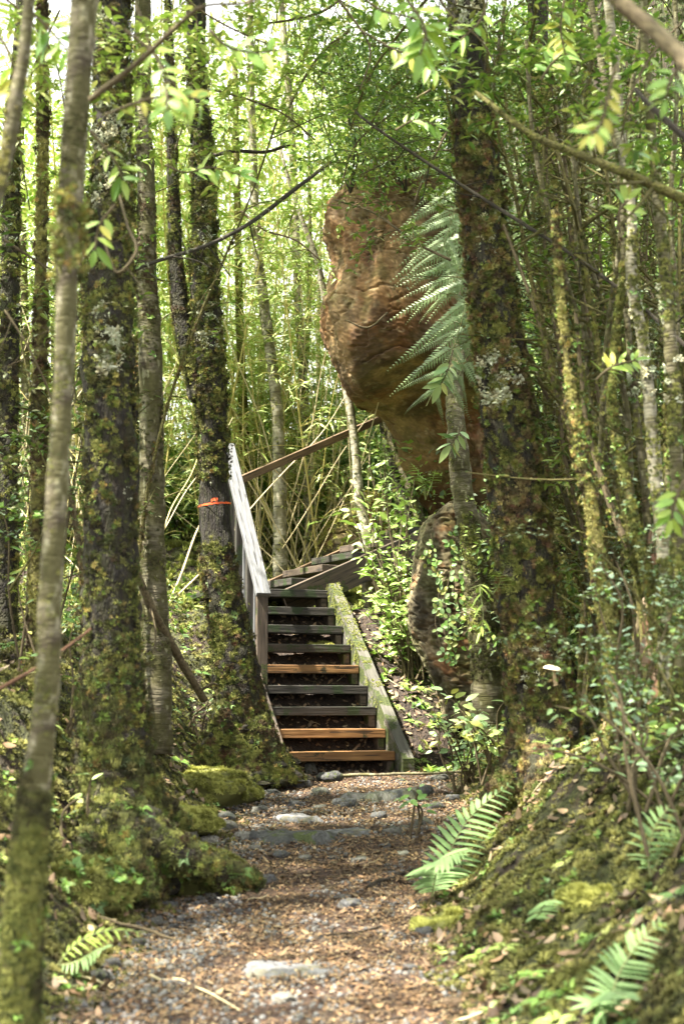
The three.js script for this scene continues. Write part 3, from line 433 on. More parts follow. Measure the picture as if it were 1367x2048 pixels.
// ------------------------------------------------------------------ trees
const MOSSCOL = { shag: [[0.12, 0.075, 0.038], [0.2, 0.15, 0.06], [0.28, 0.24, 0.09], [0.06, 0.045, 0.02]], green: [[0.1, 0.115, 0.024], [0.19, 0.2, 0.042], [0.27, 0.27, 0.07], [0.045, 0.055, 0.012]], brown: [[0.055, 0.03, 0.016], [0.1, 0.062, 0.028], [0.035, 0.032, 0.013], [0.12, 0.12, 0.038]], dark: [[0.03, 0.03, 0.01], [0.065, 0.07, 0.018], [0.125, 0.13, 0.034], [0.05, 0.036, 0.016]], yellow: [[0.36, 0.33, 0.1], [0.28, 0.27, 0.07], [0.42, 0.38, 0.14], [0.2, 0.19, 0.05]] };
const LICH = [[0.45, 0.47, 0.33], [0.52, 0.53, 0.4], [0.36, 0.4, 0.26], [0.5, 0.47, 0.3]];
function mossOn(rings, parent, base, { n, size = [0.02, 0.045], cols, from = 0, to = 1, patch = 0.1, freq = 5, hang = 0.3, cols2, lumps = 0 }) {
  const l1 = [], l2 = [];
  for (let k = 0; k < lumps; k++) { // cushions that stand proud of the bark
    const q = onTube(rings, rr(from, to), R() * 6.283), w = rr(0.012, 0.03) * (0.6 + 4 * Math.min(0.1, q.r)), set = cols2 && R() < 0.5 ? cols2 : cols, c0 = pick(set), dn = Math.round(rr(7, 15));
    for (let j = 0; j < dn; j++) { const e = V(rr(-1, 1), rr(-1.3, 0.7), rr(-1, 1)), p = q.p.clone().addScaledVector(e, w).addScaledVector(q.n, w * rr(-0.2, 0.9)); l1.push([upright(p, q.n.clone().addScaledVector(e, 0.7).add(V(0, -0.2, 0)), R() * 6, rr(...size) * 0.8), mix3(c0, pick(set), R() * 0.5).map((x) => x * rr(0.75, 1.25))]); }
  }
  n *= 1.6;
  for (let k = 0; k < n; k++) {
    const t = rr(from, to), a = R() * 6.283, q = onTube(rings, t, a), f = fbm(q.p.x * freq, q.p.y * freq * 0.5, q.p.z * freq, 2);
    if (f < -patch * 1 + 0 * t && R() < 0.9) continue;
    const set = cols2 && fbm(q.p.x * 3 + 9, q.p.y * 1.6, q.p.z * 3, 2) > 0.05 ? cols2 : cols, c = mix3(pick(set), pick(set), R());
    if (R() < hang) { const o = q.n.clone(); l2.push([new THREE.Matrix4().makeBasis(V(0, 1, 0).cross(o).normalize().multiplyScalar(1), o.clone(), o.clone().cross(V(0, 1, 0)).cross(o).normalize().multiplyScalar(-1)).scale(V(1, 1, 1).multiplyScalar(rr(...size) * 1.1)).setPosition(q.p), c]); }
    else l1.push([upright(q.p, q.n.clone().add(V(rr(-0.3, 0.3), rr(-0.2, 0.5), rr(-0.3, 0.3))), R() * 6, rr(...size)), c]);
  }
  if (l1.length) copies('moss', pick([MOSS1, MOSS2]), TINT, l1, parent, base);
  if (l2.length) copies('hanging_moss', HANG, TINT, l2, parent, base);
}
function lichenOn(rings, parent, base, spots) { // spots: [t, angle, spread t, spread angle, count, size]
  const l = [[], []];
  for (const [t, a, st, sa, n, s] of spots) for (let k = 0; k < n; k++) { const q = onTube(rings, t + rr(-st, st), a + rr(-sa, sa)); l[k % 2].push([upright(q.p, q.n.clone().add(V(rr(-0.5, 0.5), rr(-0.6, 0.2), rr(-0.5, 0.5))), R() * 6, s * rr(0.5, 1.2)), pick(LICH)]); }
  l.forEach((x, k) => x.length && copies('lichen', RUFFLE[k], TINT, x, parent, base));
}
function sprigsOn(rings, parent, base, n, size, from, to, cols = GREENS, shape = SPRIG) { const l = []; for (let k = 0; k < n; k++) { const q = onTube(rings, rr(from, to), R() * 6.283); if (fbm(q.p.x * 3, q.p.y * 2, q.p.z * 3 + 5, 2) < -0.05) continue; l.push([upright(q.p, q.n.clone().add(V(0, rr(-0.2, 0.6), 0)), R() * 6, rr(...size)), pick(cols)]); } if (l.length) copies(shape === FERNLET ? 'small_fern' : 'leaflet', shape, TINTLEAF, l, parent, base); }
function crown(parent, base, c, r, n, clump = CROWNCLUMP, squash = 0.6, s = [0.8, 1.5]) { const l = []; for (let k = 0; k < n; k++) { const d = V(rr(-1, 1), rr(-1, 1), rr(-1, 1)); if (d.lengthSq() > 1) { k--; continue; } if (fbm(d.x * 2 + c.x, d.y * 2, d.z * 2 + c.z, 2) < -0.12) continue; const p = c.clone().add(V(d.x * r, d.y * r * squash, d.z * r)); const t = rr(0.75, 1.25); l.push([upright(p, V(rr(-0.5, 0.5), 1, rr(-0.5, 0.5)), R() * 6, rr(...s)), [t, t, t]]); } return copies('crown', clump, MANYLEAF, l, parent, base); }
// path: [px, py, width px] from the top of what is seen to the foot, at distance d; carried on upwards to a crown above the picture
function tree(o) {
  reseed(o.seed); const d = o.d, pts = [], rad = [];
  const rows = o.path.slice().reverse();
  const f = P(rows[0][0], rows[0][1], d), foot = V(f.x, Math.min(f.y, height(f.x, f.z) - 0.05), f.z);
  if (f.y - foot.y > 0.15) { pts.push(foot); rad.push(M(rows[0][2], d) / 2 * 1.1); }
  for (const [x, y, w, dd] of rows) { pts.push(P(x, y, d + (dd ?? 0))); rad.push(M(w, d) / 2); }
  const last = pts[pts.length - 1], bf = pts[pts.length - 2];
  let topP = last;
  if (o.crown !== false) { const lean = last.clone().sub(bf).normalize(); lean.y = Math.max(lean.y, 0.8); const hh = (o.top ?? 8.4); let y = last.y; while (y < hh) { y += 1; lean.x *= 0.8; lean.z *= 0.8; topP = topP.clone().add(V(lean.x + rr(-0.1, 0.1), 1, lean.z + rr(-0.1, 0.1))); pts.push(topP); rad.push(rad[rad.length - 1] * 0.88); } }
  const base = V(foot.x, height(foot.x, foot.z), foot.z), t = thing(o.name ?? 'forest_tree', base, o.label, o.category ?? 'tree', o.group);
  const mb = new MB(), rings = tube(mb, pts, rad, o.seg ?? 18, { n: o.n ?? Math.round(pts.length * 9), amp: o.amp ?? 0.18, freq: o.freq ?? 7 });
  mesh('trunk', mb.geo(base), o.mat ?? BARK, t);
  const L = pts.length - 1, span = (y) => { let best = 0, bd = 1e9; rings.forEach((q, k) => { const e = Math.abs(q.p.y - P(0, y, d).y); if (e < bd) { bd = e; best = k / (rings.length - 1); } }); return best; };
  for (const m of o.moss ?? []) mossOn(rings, t, base, { ...m, from: span(m.from ?? 2048), to: span(m.to ?? -60) });
  if (o.lichen) lichenOn(rings, t, base, o.lichen.map(([y, a, sy, sa, n, s]) => [span(y), rings.turn ?? facing(rings, span(y), a), Math.abs(span(y - sy) - span(y)), sa, n, s]));
  for (const s of o.sprigs ?? []) sprigsOn(rings, t, base, s.n, s.size, span(s.from), span(s.to), s.cols, s.shape);
  for (const b of o.limbs ?? []) { const m = new MB(); tube(m, b.map(([x, y, w, dd]) => P(x, y, d + (dd ?? 0))), b.map((q) => M(q[2], d) / 2), 8, { n: b.length * 6, amp: 0.15 }); mesh('branch', m.geo(base), o.limbMat ?? o.mat ?? BARK, t); }
  if (o.crown !== false) {
    for (let k = 0; k < 5; k++) { const m = new MB(), a = k * 1.26 + R(), s = onTube(rings, 0.9 + 0.018 * k, a), e = topP.clone().add(V(Math.cos(a) * rr(0.8, 1.5), rr(0.2, 0.9), Math.sin(a) * rr(0.8, 1.5))); const r0 = rad[rad.length - 1] * 0.6; tube(m, [rings[rings.length - 8].p.clone().lerp(topP, k / 5), s.p.clone().lerp(e, 0.5).add(V(0, -0.1, 0)), e], [r0, r0 * 0.7, r0 * 0.25], 6, { n: 8 }); mesh('branch', m.geo(base), o.mat ?? BARK, t); }
    crown(t, base, topP.clone().add(o.crownOff ?? V(0, 0.6, 0)), o.cr ?? 1.7, Math.round((o.cn ?? 130) * 0.6), o.clump);
  }
  return { t, rings, base, span };
}
function roots(T, d, list, cols, cols2, seed) { // mossy roots running out from a trunk's foot; rows of [px, py, width px, nearer by]
  reseed(seed); for (const rows of list) { const m = new MB(), pts = rows.map(([x, y, w, n]) => P(x, y, d - (n ?? 0))), rad = rows.map(([x, y, w, n]) => M(w, d) / 2), rg = tube(m, pts, rad, 12, { n: rows.length * 9, amp: 0.3, freq: 9 }); mesh('root', m.geo(T.base), BARK, T.t); mossOn(rg, T.t, T.base, { lumps: 110, n: 900, cols, cols2, size: [0.014, 0.04], patch: 0.3, hang: 0.45 }); sprigsOn(rg, T.t, T.base, 46, [0.03, 0.07], 0, 0.9, GREENS, FERNLET); }
}
function facing(rings, t, a) { // angle on the tube that looks to the camera, turned by a (positive: to the right in the picture)
  const q = rings[Math.round(clamp(t) * (rings.length - 1))], c = camera.position.clone().sub(q.p); return Math.atan2(c.dot(q.by), c.dot(q.nx)) + (V(1, 0, 0).dot(q.by) * Math.cos(Math.atan2(c.dot(q.by), c.dot(q.nx))) - V(1, 0, 0).dot(q.nx) * Math.sin(Math.atan2(c.dot(q.by), c.dot(q.nx))) > 0 ? a : -a);
}
const g_ = MOSSCOL;
// A: slim pale trunk nearest the camera
tree({ seed: 101, d: 4.3, name: 'slim_tree', label: 'slim pale ringed trunk nearest the camera at the far left', mat: PALE, amp: 0.1, freq: 9, path: [[178, -60, 56], [170, 0, 56], [151, 250, 54], [140, 420, 52], [134, 500, 46], [131, 690, 41], [122, 850, 42], [112, 1030, 45], [101, 1205, 48], [95, 1370, 48], [84, 1473, 50], [64, 1648, 60], [46, 1848, 72], [28, 2060, 90], [24, 2120, 110]], moss: [{ n: 420, from: 560, to: 330, cols: g_.green, size: [0.006, 0.016], patch: -0.02 }, { n: 500, from: 330, to: -20, cols: g_.dark, size: [0.004, 0.011] }, { n: 1900, from: 2100, to: 1560, cols: g_.dark, cols2: g_.green, size: [0.01, 0.03], patch: 0.2, hang: 0.4 }, { n: 900, from: 1560, to: 700, cols: g_.green, size: [0.004, 0.01], patch: -0.04 }, { lumps: 60, n: 10, from: 560, to: 380, cols: g_.green, cols2: g_.yellow, size: [0.01, 0.02] }], sprigs: [{ n: 60, size: [0.02, 0.04], from: 2080, to: 1500, cols: GREENS }], cn: 120, top: 6.5 });
// blurred crooked stem in the top left corner
tree({ seed: 102, d: 4.0, name: 'slim_tree', label: 'crooked mossy stem cut off by the top left corner', mat: PALE, amp: 0.14, path: [[72, -60, 26], [60, 0, 27], [48, 110, 28], [30, 210, 32], [10, 330, 26], [-12, 430, 26], [-30, 900, 28], [-40, 1500, 32], [-60, 2100, 40]], moss: [{ n: 350, from: 420, to: 120, cols: g_.yellow, size: [0.006, 0.014], patch: -0.02 }], cn: 90, top: 6 });
tree({ seed: 103, d: 8, name: 'slim_tree', label: 'thin yellow mossy stem just left of the slim pale trunk', mat: MOSSTWIG, path: [[84, -60, 16], [85, 150, 18], [86, 300, 18], [82, 600, 26], [79, 900, 32], [76, 1200, 34], [70, 1450, 40]], moss: [{ lumps: 160, n: 2200, from: 1450, to: -40, cols: g_.yellow, cols2: g_.brown, size: [0.012, 0.028], patch: 0.15 }], cn: 90 });
tree({ seed: 104, d: 9.2, name: 'mossy_tree', label: 'dark mossy trunk at the left border of the picture', path: [[22, 280, 26], [22, 400, 34], [18, 700, 40], [14, 1000, 44], [10, 1300, 52]], moss: [{ lumps: 200, n: 1500, from: 1300, to: 200, cols: g_.dark, cols2: g_.green, size: [0.015, 0.035], patch: 0.15 }], lichen: [[430, 0.2, 90, 0.8, 14, 0.04]], cn: 90 });
// B: big dark lichen tree on the left
{
  const B = tree({ seed: 105, d: 7, name: 'mossy_tree', label: 'thick dark trunk with pale lichen, left foreground on a mossy mound', seg: 30, amp: 0.26, path: [[222, -60, 72], [224, 0, 74], [225, 300, 74], [221, 450, 86], [217, 690, 98], [222, 1000, 100], [224, 1300, 108], [222, 1400, 118], [228, 1500, 132], [236, 1600, 150], [242, 1700, 178], [246, 1790, 205]], moss: [{ lumps: 1000, n: 4200, from: 1500, to: -40, cols: g_.dark, cols2: g_.green, size: [0.012, 0.03], patch: 0.12 }, { lumps: 160, n: 2400, from: 1500, to: 100, cols: g_.green, size: [0.01, 0.024], patch: -0.05 }, { lumps: 260, n: 2600, from: 1800, to: 1400, cols: g_.green, cols2: g_.dark, size: [0.02, 0.05], patch: 0.4, hang: 0.5 }], lichen: [[250, -0.5, 60, 0.6, 26, 0.035], [310, 0.1, 70, 0.8, 55, 0.036], [350, 0.3, 30, 0.5, 26, 0.034], [380, -0.7, 40, 0.3, 14, 0.03], [655, -0.3, 40, 0.35, 22, 0.03], [700, 0.1, 45, 0.4, 34, 0.04], [60, -0.5, 30, 0.5, 14, 0.03], [1000, 0.6, 60, 0.4, 4, 0.02]], sprigs: [{ n: 50, size: [0.015, 0.03], from: 1450, to: 150, cols: GREENS }, { n: 70, size: [0.03, 0.07], from: 1790, to: 1350, cols: GREENS, shape: FERNLET }], cn: 150, cr: 2 });
  roots(B, 6.95, [[[240, 1600, 90, 0], [290, 1668, 90, 0.1], [350, 1706, 74, 0.12], [420, 1732, 52, 0.1], [492, 1752, 22, 0.05], [515, 1762, 12, 0]], [[230, 1600, 80, 0.05], [255, 1690, 70, 0.25], [280, 1760, 50, 0.35], [300, 1800, 24, 0.4]], [[215, 1600, 80, 0.05], [180, 1690, 70, 0.2], [150, 1760, 50, 0.3], [130, 1820, 30, 0.4]], [[250, 1570, 80, -0.2], [310, 1620, 70, -0.35], [360, 1650, 46, -0.5]]], g_.dark, g_.green, 1051);
}
// C: straight trunk behind it
tree({ seed: 106, d: 9.5, name: 'mossy_tree', label: 'straight grey banded trunk behind the thick lichen tree', mat: PALE, amp: 0.12, path: [[285, -60, 34], [286, 200, 34], [293, 400, 36], [294, 560, 42], [300, 690, 48], [304, 1000, 50], [307, 1180, 52], [313, 1330, 60]], moss: [{ n: 900, from: 640, to: 250, cols: g_.brown, size: [0.01, 0.026], patch: 0.1 }, { n: 1300, from: 1340, to: 640, cols: g_.dark, cols2: g_.green, size: [0.008, 0.02], patch: -0.03 }], sprigs: [{ n: 40, size: [0.02, 0.05], from: 1000, to: 300, cols: GREENS }], cn: 50 });
// D: ribbon tree beside the stairs, forked
{
  const D = tree({ seed: 107, d: 10.9, name: 'mossy_tree', label: 'forked mossy tree with an orange ribbon beside the stairs', seg: 28, amp: 0.2, path: [[392, -60, 38], [392, 0, 38], [393, 150, 39], [404, 300, 41], [408, 420, 44], [408, 550, 54], [416, 690, 60], [424, 830, 60], [428, 1000, 58], [437, 1130, 68], [454, 1230, 76], [470, 1330, 88], [484, 1423, 98], [498, 1500, 120], [505, 1540, 170], [506, 1565, 220]], mat: BARK, limbs: [[[400, 800, 40], [384, 735, 42], [364, 640, 36], [352, 520, 30], [346, 380, 24], [341, 200, 18], [336, 0, 15], [334, -80, 14]]], moss: [{ lumps: 700, n: 3000, from: 960, to: 100, cols: g_.dark, cols2: g_.green, size: [0.012, 0.03], patch: 0.12 }, { lumps: 420, n: 3600, from: 1560, to: 1090, cols: g_.brown, cols2: g_.green, size: [0.015, 0.036], patch: 0.25, hang: 0.4 }, { n: 900, from: 1565, to: 1440, cols: g_.green, size: [0.02, 0.045], patch: 0.5 }, { lumps: 120, n: 1500, from: 960, to: 250, cols: g_.green, size: [0.012, 0.03], patch: 0.0 }, { n: 900, from: 1400, to: 1080, cols: g_.green, size: [0.012, 0.03], patch: -0.02 }], lichen: [[480, 0.1, 60, 0.5, 30, 0.035], [650, 0.1, 35, 0.7, 34, 0.04], [430, 0.4, 30, 0.4, 10, 0.03], [960, -0.5, 30, 0.5, 6, 0.02]], sprigs: [{ n: 190, size: [0.025, 0.05], from: 1500, to: 1080, cols: [[0.2, 0.3, 0.1], [0.26, 0.36, 0.14], [0.14, 0.24, 0.06]], shape: FERNLET }, { n: 120, size: [0.02, 0.04], from: 900, to: 500, cols: GREENS, shape: FERNLET }], cn: 95, cr: 1.35, crownOff: V(-0.6, 0.5, -1.3) });  // crownOff shifts the unseen crown so that it shades the boulder
  roots(D, 10.85, [[[470, 1410, 70, 0], [440, 1480, 60, 0.05], [415, 1530, 44, 0.1], [395, 1560, 24, 0.1]], [[505, 1450, 70, 0.05], [535, 1505, 46, 0.1], [556, 1530, 26, 0.1], [580, 1545, 12, 0.1]]], g_.brown, g_.green, 1072);
  const limb = D.t.children.find((c) => c.name === 'branch'); reseed(1071);
  { const m = new MB(), rg = tube(m, [[400, 800, 40], [384, 735, 42], [364, 640, 36], [352, 520, 30], [346, 380, 24], [341, 200, 18], [336, 0, 15]].map(([x, y]) => P(x, y, 10.9)), [40, 42, 36, 30, 24, 18, 15].map((w) => M(w, 10.9) / 2), 8, { n: 40 }); mossOn(rg, D.t, D.base, { n: 1800, cols: g_.brown, cols2: g_.green, size: [0.012, 0.028], patch: 0.15 }); }
  const m = new MB(), t0 = D.span(1004), rows = 3, n = 40, q0 = D.rings[Math.round(t0 * (D.rings.length - 1))];
  for (let k = 0; k <= rows; k++) for (let j = 0; j <= n; j++) { const a = j / n * 6.283, w = q0.r * (1.13 + 0.05 * Math.sin(a * 3)), c = q0.p.clone().addScaledVector(q0.nx, Math.cos(a) * w).addScaledVector(q0.by, Math.sin(a) * w); c.y += (k / rows - 0.5) * (0.014 + 0.003 * Math.sin(a * 9)) + 0.008 * Math.sin(a + 1) + 0.002 * Math.sin(a * 17); m.v(c.x, c.y, c.z, j / n, k / rows); }
  for (let k = 0; k < rows; k++) for (let j = 0; j < n; j++) { const a = k * (n + 1) + j, b = a + n + 1; m.i.push(a, b, a + 1, a + 1, b, b + 1); }
  const rb = P(428, 1002, 10.9 - 0.14);
  const rib = thing('marker_ribbon', q0.p, 'orange plastic ribbon tied round the mossy tree', 'ribbon'), RM = std({ color: new THREE.Color(0.7, 0.11, 0.03), roughness: 0.4, side: THREE.DoubleSide });
  mesh('band', m.geo(q0.p), RM, rib);
  const kn = new MB(); for (const s of [-1, 1]) { const o = kn.count; for (let k = 0; k <= 4; k++) { const t = k / 4, x = t * 0.05, y = s * 0.012 * t * t + 0.012 * Math.sin(t * 3), z = 0.012 * Math.sin(t * 4 + s); for (const e of [-1, 1]) kn.v(rb.x - 0.02 + x, rb.y + y + e * 0.009, rb.z + 0.02 + z); } for (let k = 0; k < 4; k++) { const a = o + k * 2; kn.i.push(a, a + 2, a + 1, a + 1, a + 2, a + 3); } }
  mesh('knot_tail', kn.geo(q0.p), RM, rib);
}
// E: thick mossy trunk on the right
const shaggy = tree({ seed: 108, d: 8.1, name: 'mossy_tree', label: 'thick shaggy mossy trunk standing on the right bank', seg: 30, amp: 0.24, path: [[925, -60, 66], [934, 100, 70], [945, 250, 76], [965, 420, 84], [985, 600, 92], [1006, 760, 98], [1030, 950, 102], [1046, 1100, 105], [1062, 1250, 110], [1080, 1400, 120], [1090, 1500, 150], [1094, 1570, 190], [1096, 1640, 230]], moss: [{ lumps: 1300, n: 5200, from: 1600, to: 250, cols: g_.shag, cols2: g_.green, size: [0.014, 0.036], patch: 0.25, hang: 0.35 }, { n: 1400, from: 1650, to: 1380, cols: g_.green, cols2: g_.dark, size: [0.02, 0.05], patch: 0.4 }, { n: 900, from: 300, to: -40, cols: g_.dark, size: [0.012, 0.03] }], lichen: [[770, -0.5, 60, 0.6, 40, 0.05], [745, 0.1, 30, 0.7, 20, 0.045], [470, 0.1, 60, 0.7, 16, 0.035], [1290, 0, 40, 0.8, 14, 0.035], [1330, 0.3, 40, 0.8, 20, 0.035], [30, 0.4, 60, 0.9, 40, 0.05]], sprigs: [{ n: 260, size: [0.025, 0.05], from: 1550, to: 300, cols: GREENS }, { n: 160, size: [0.03, 0.06], from: 1600, to: 900, cols: LIGHTS, shape: FERNLET }], cn: 150, cr: 2 });
roots(shaggy, 8.05, [[[1070, 1480, 90, 0], [1030, 1550, 70, 0.1], [990, 1600, 46, 0.15], [960, 1640, 24, 0.15]], [[1110, 1500, 90, 0], [1150, 1580, 70, 0.2], [1180, 1660, 40, 0.4]], [[1090, 1500, 100, 0.1], [1090, 1590, 80, 0.35], [1085, 1660, 44, 0.5]]], g_.shag, g_.green, 1081);
// F: slimmer trunk before the boulder
tree({ seed: 109, d: 11.7, name: 'mossy_tree', label: 'grey blotched trunk leaning in front of the boulder', mat: PALE, path: [[946, -60, 22, 0.9], [942, 200, 25, 0.9], [936, 430, 28, 0.9], [926, 620, 30, 0.8], [912, 740, 33, 0.5], [908, 820, 36, 0.1], [915, 900, 40], [924, 980, 42], [936, 1060, 46], [948, 1150, 50], [960, 1250, 54], [972, 1350, 62]], moss: [{ n: 1500, from: 1360, to: 1030, cols: g_.dark, cols2: g_.green, size: [0.012, 0.03], patch: 0.2 }, { n: 500, from: 1000, to: 600, cols: g_.green, size: [0.006, 0.018], patch: -0.1 }], sprigs: [{ n: 50, size: [0.02, 0.05], from: 1350, to: 1000, cols: LIGHTS }], cn: 110 });
// G: yellowish trunk right of E
tree({ seed: 110, d: 10.4, name: 'mossy_tree', label: 'yellow green mossy trunk right of the shaggy trunk', path: [[1072, -60, 42], [1080, 200, 45], [1095, 450, 48], [1112, 700, 54], [1126, 900, 60], [1134, 1080, 64], [1140, 1250, 70], [1146, 1420, 84]], moss: [{ lumps: 600, n: 3600, from: 1420, to: 150, cols: g_.yellow, cols2: g_.green, size: [0.016, 0.04], patch: 0.25 }], lichen: [[560, -0.2, 80, 0.9, 26, 0.045], [720, -0.1, 90, 0.9, 40, 0.05], [820, 0.2, 60, 0.8, 24, 0.045], [600, 1.4, 60, 0.6, 14, 0.05]], sprigs: [{ n: 120, size: [0.02, 0.05], from: 1400, to: 500, cols: GREENS }], cn: 110 });
// trees beside and behind the camera, out of the picture: their crowns shade the near path
[[-2.6, 2.6], [-3.3, 5.2], [-3.6, 8.2], [-1.9, 0.6], [-4.6, 3.6], [-4.9, 6.8]].forEach(([x, d], k) => { reseed(170 + k); const base = on(x, d), h = rr(6.6, 8), tp = V(base.x + rr(-0.4, 0.4), h, base.z + rr(-0.4, 0.4)), t = thing('shade_tree', base, 'mossy forest tree left of the camera, its crown shading the near path', 'tree', 'trees left of the camera outside the picture'), mb = new MB(), rings = tube(mb, [base.clone().add(V(0, -0.1, 0)), base.clone().lerp(tp, 0.5).add(V(rr(-0.2, 0.2), 0, rr(-0.2, 0.2))), tp], [0.15, 0.11, 0.06], 12, { n: 24, amp: 0.2 }); mesh('trunk', mb.geo(base), BARK, t); for (let j = 0; j < 5; j++) { const m = new MB(), a = j * 1.26, e = tp.clone().add(V(Math.cos(a) * 1.5, rr(-0.1, 0.8), Math.sin(a) * 1.5)); tube(m, [rings[17].p.clone().lerp(tp, j / 6), tp.clone().lerp(e, 0.5).add(V(0, -0.15, 0)), e], [0.04, 0.03, 0.01], 6, { n: 8 }); mesh('branch', m.geo(base), BARK, t); } mossOn(rings, t, base, { n: 500, cols: g_.green, cols2: g_.brown, size: [0.012, 0.03], patch: 0.1 }); crown(t, base, tp.clone().add(V(0, 0.3, 0)), 1.9, 40); });
// saplings on the right bank
const SAP = [
  [6.7, WHITEBARK, 'pale grey blotched sapling right of the yellow mossy trunk', [[1212, -60, 18], [1222, 80, 20], [1232, 180, 22], [1240, 280, 22], [1262, 420, 20], [1262, 560, 24], [1284, 680, 26], [1298, 800, 27], [1310, 950, 28], [1328, 1100, 32], [1334, 1250, 38], [1346, 1480, 46]], 'green', 700, 0.0],
  [7.0, PALE, 'pale stem that rises close beside the blotched sapling', [[1172, -60, 10], [1190, 60, 12], [1206, 150, 13], [1228, 270, 14], [1244, 420, 14], [1250, 600, 13], [1268, 800, 14], [1290, 1000, 16], [1300, 1200, 20], [1310, 1450, 24]], 'green', 300, 0.0],
  [6.3, PALE, 'mossy knobbed sapling close to the right border', [[1282, -60, 16], [1292, 150, 18], [1308, 330, 22], [1322, 480, 26], [1334, 620, 28], [1346, 760, 28], [1350, 900, 26], [1356, 1100, 28], [1362, 1500, 36]], 'green', 700, -0.02],
  [6.8, MOSSTWIG, 'olive mossy stem curving up from the right bank shrubs', [[1108, 420, 10], [1122, 620, 13], [1138, 760, 15], [1158, 900, 17], [1180, 1010, 22], [1198, 1150, 30], [1224, 1300, 38], [1238, 1470, 46]], 'yellow', 1500, 0.2],
  [7.0, TWIG, 'bare brown stem slanting across the olive mossy stem', [[1150, 620, 8], [1162, 760, 9], [1172, 850, 11], [1200, 950, 13], [1240, 1060, 15], [1282, 1160, 18], [1320, 1330, 22], [1340, 1500, 26]], 'green', 250, -0.05],
  [8.2, MOSSTWIG, 'upright thin mossy stem between shaggy trunk and saplings', [[1172, 180, 9], [1164, 420, 10], [1174, 640, 12], [1188, 860, 14], [1200, 1050, 16], [1206, 1250, 20], [1210, 1420, 24]], 'yellow', 600, 0.1],
  [6.8, MOSSTWIG, 'arching mossy stem that leans in from the right border', [[1250, 520, 9], [1228, 700, 10], [1226, 830, 12], [1250, 960, 14], [1284, 1110, 18], [1314, 1260, 24], [1340, 1420, 30], [1352, 1560, 36]], 'green', 900, 0.15],
  [8.6, MOSSTWIG, 'slender olive stem rising behind the yellow mossy trunk', [[1186, 100, 8], [1150, 380, 9], [1142, 620, 11], [1160, 820, 13], [1180, 1050, 15], [1186, 1380, 20]], 'green', 600, 0.1],
  [6.9, PALE, 'thin pale barked stem with a mossy foot at the border', [[1346, -60, 9], [1352, 200, 10], [1340, 420, 11], [1352, 640, 13], [1342, 860, 15], [1330, 1060, 18], [1336, 1400, 24]], 'green', 300, 0.0],
];
SAP.forEach(([d, mat, label, path, col, n, patch], k) => tree({ seed: 120 + k, d, name: 'sapling', label, mat, seg: 10, amp: 0.2, freq: 12, path, moss: [{ lumps: mat === PALE || mat === WHITEBARK ? 0 : Math.round(n / 6), n: Math.round(n * 1.4), from: 1500, to: 300, cols: g_[col], cols2: k % 2 ? g_.brown : g_.green, size: [0.008, 0.022], patch }, { n: 300, from: 1550, to: 1100, cols: g_.green, size: [0.014, 0.03], patch: 0.3 }], lichen: k < 3 ? [[600, 0, 40, 1.5, 8, 0.025], [760, 0, 40, 1.5, 8, 0.03]] : undefined, sprigs: [{ n: 50, size: [0.015, 0.035], from: 1450, to: 300, cols: GREENS }], crown: path[0][1] < 0 ? undefined : false, cn: 40, cr: 1 }));
// slim pale trunks behind the stairs
const BACK = [
  [14.6, WHITEBARK, 'slender white trunk leaning left in front of the boulder edge', [[560, 300, 7], [590, 400, 9], [632, 520, 13], [660, 640, 15], [685, 740, 16], [702, 830, 17], [712, 920, 18], [720, 1010, 20], [735, 1080, 24]]],
  [15.4, WHITEBARK, 'pale straight trunk above the upper handrail', [[500, -40, 14], [505, 300, 18], [515, 500, 20], [532, 640, 22], [548, 760, 23], [556, 860, 24], [560, 1060, 28]]],
  [16.2, WHITEBARK, 'second pale trunk right of the straight one', [[560, -40, 12], [585, 300, 15], [596, 600, 17], [606, 760, 18], [614, 900, 19], [618, 1060, 22]]],
  [16.5, MOSSTWIG, 'mossy pole standing behind the post of the upper handrail', [[470, 100, 12], [476, 500, 15], [485, 800, 19], [495, 1000, 22], [500, 1100, 26]]],
  [17.5, PALE, 'pale stem that shows left of the ribbon tree top', [[230, -40, 12], [262, 300, 14], [270, 700, 16], [268, 1150, 20]]],
  [15.5, PALE, 'pale trunk far left near the border', [[38, -40, 14], [44, 400, 17], [52, 800, 20], [56, 1250, 26]]],
  [15.4, BARK, 'dark bent stem beside the boulder underside', [[740, 560, 14], [752, 760, 18], [775, 880, 22], [798, 980, 26], [830, 1080, 32]]],
  [15.2, PALE, 'grey stem leaning along the boulder underside', [[726, 700, 9], [752, 790, 12], [790, 900, 16], [828, 1000, 20], [850, 1090, 24]]],
];
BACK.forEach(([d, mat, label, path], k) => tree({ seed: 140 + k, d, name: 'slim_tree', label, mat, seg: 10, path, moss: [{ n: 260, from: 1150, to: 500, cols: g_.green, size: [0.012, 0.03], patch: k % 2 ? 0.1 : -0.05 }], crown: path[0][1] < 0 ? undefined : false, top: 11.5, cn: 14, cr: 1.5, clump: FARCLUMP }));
console.log('trees');

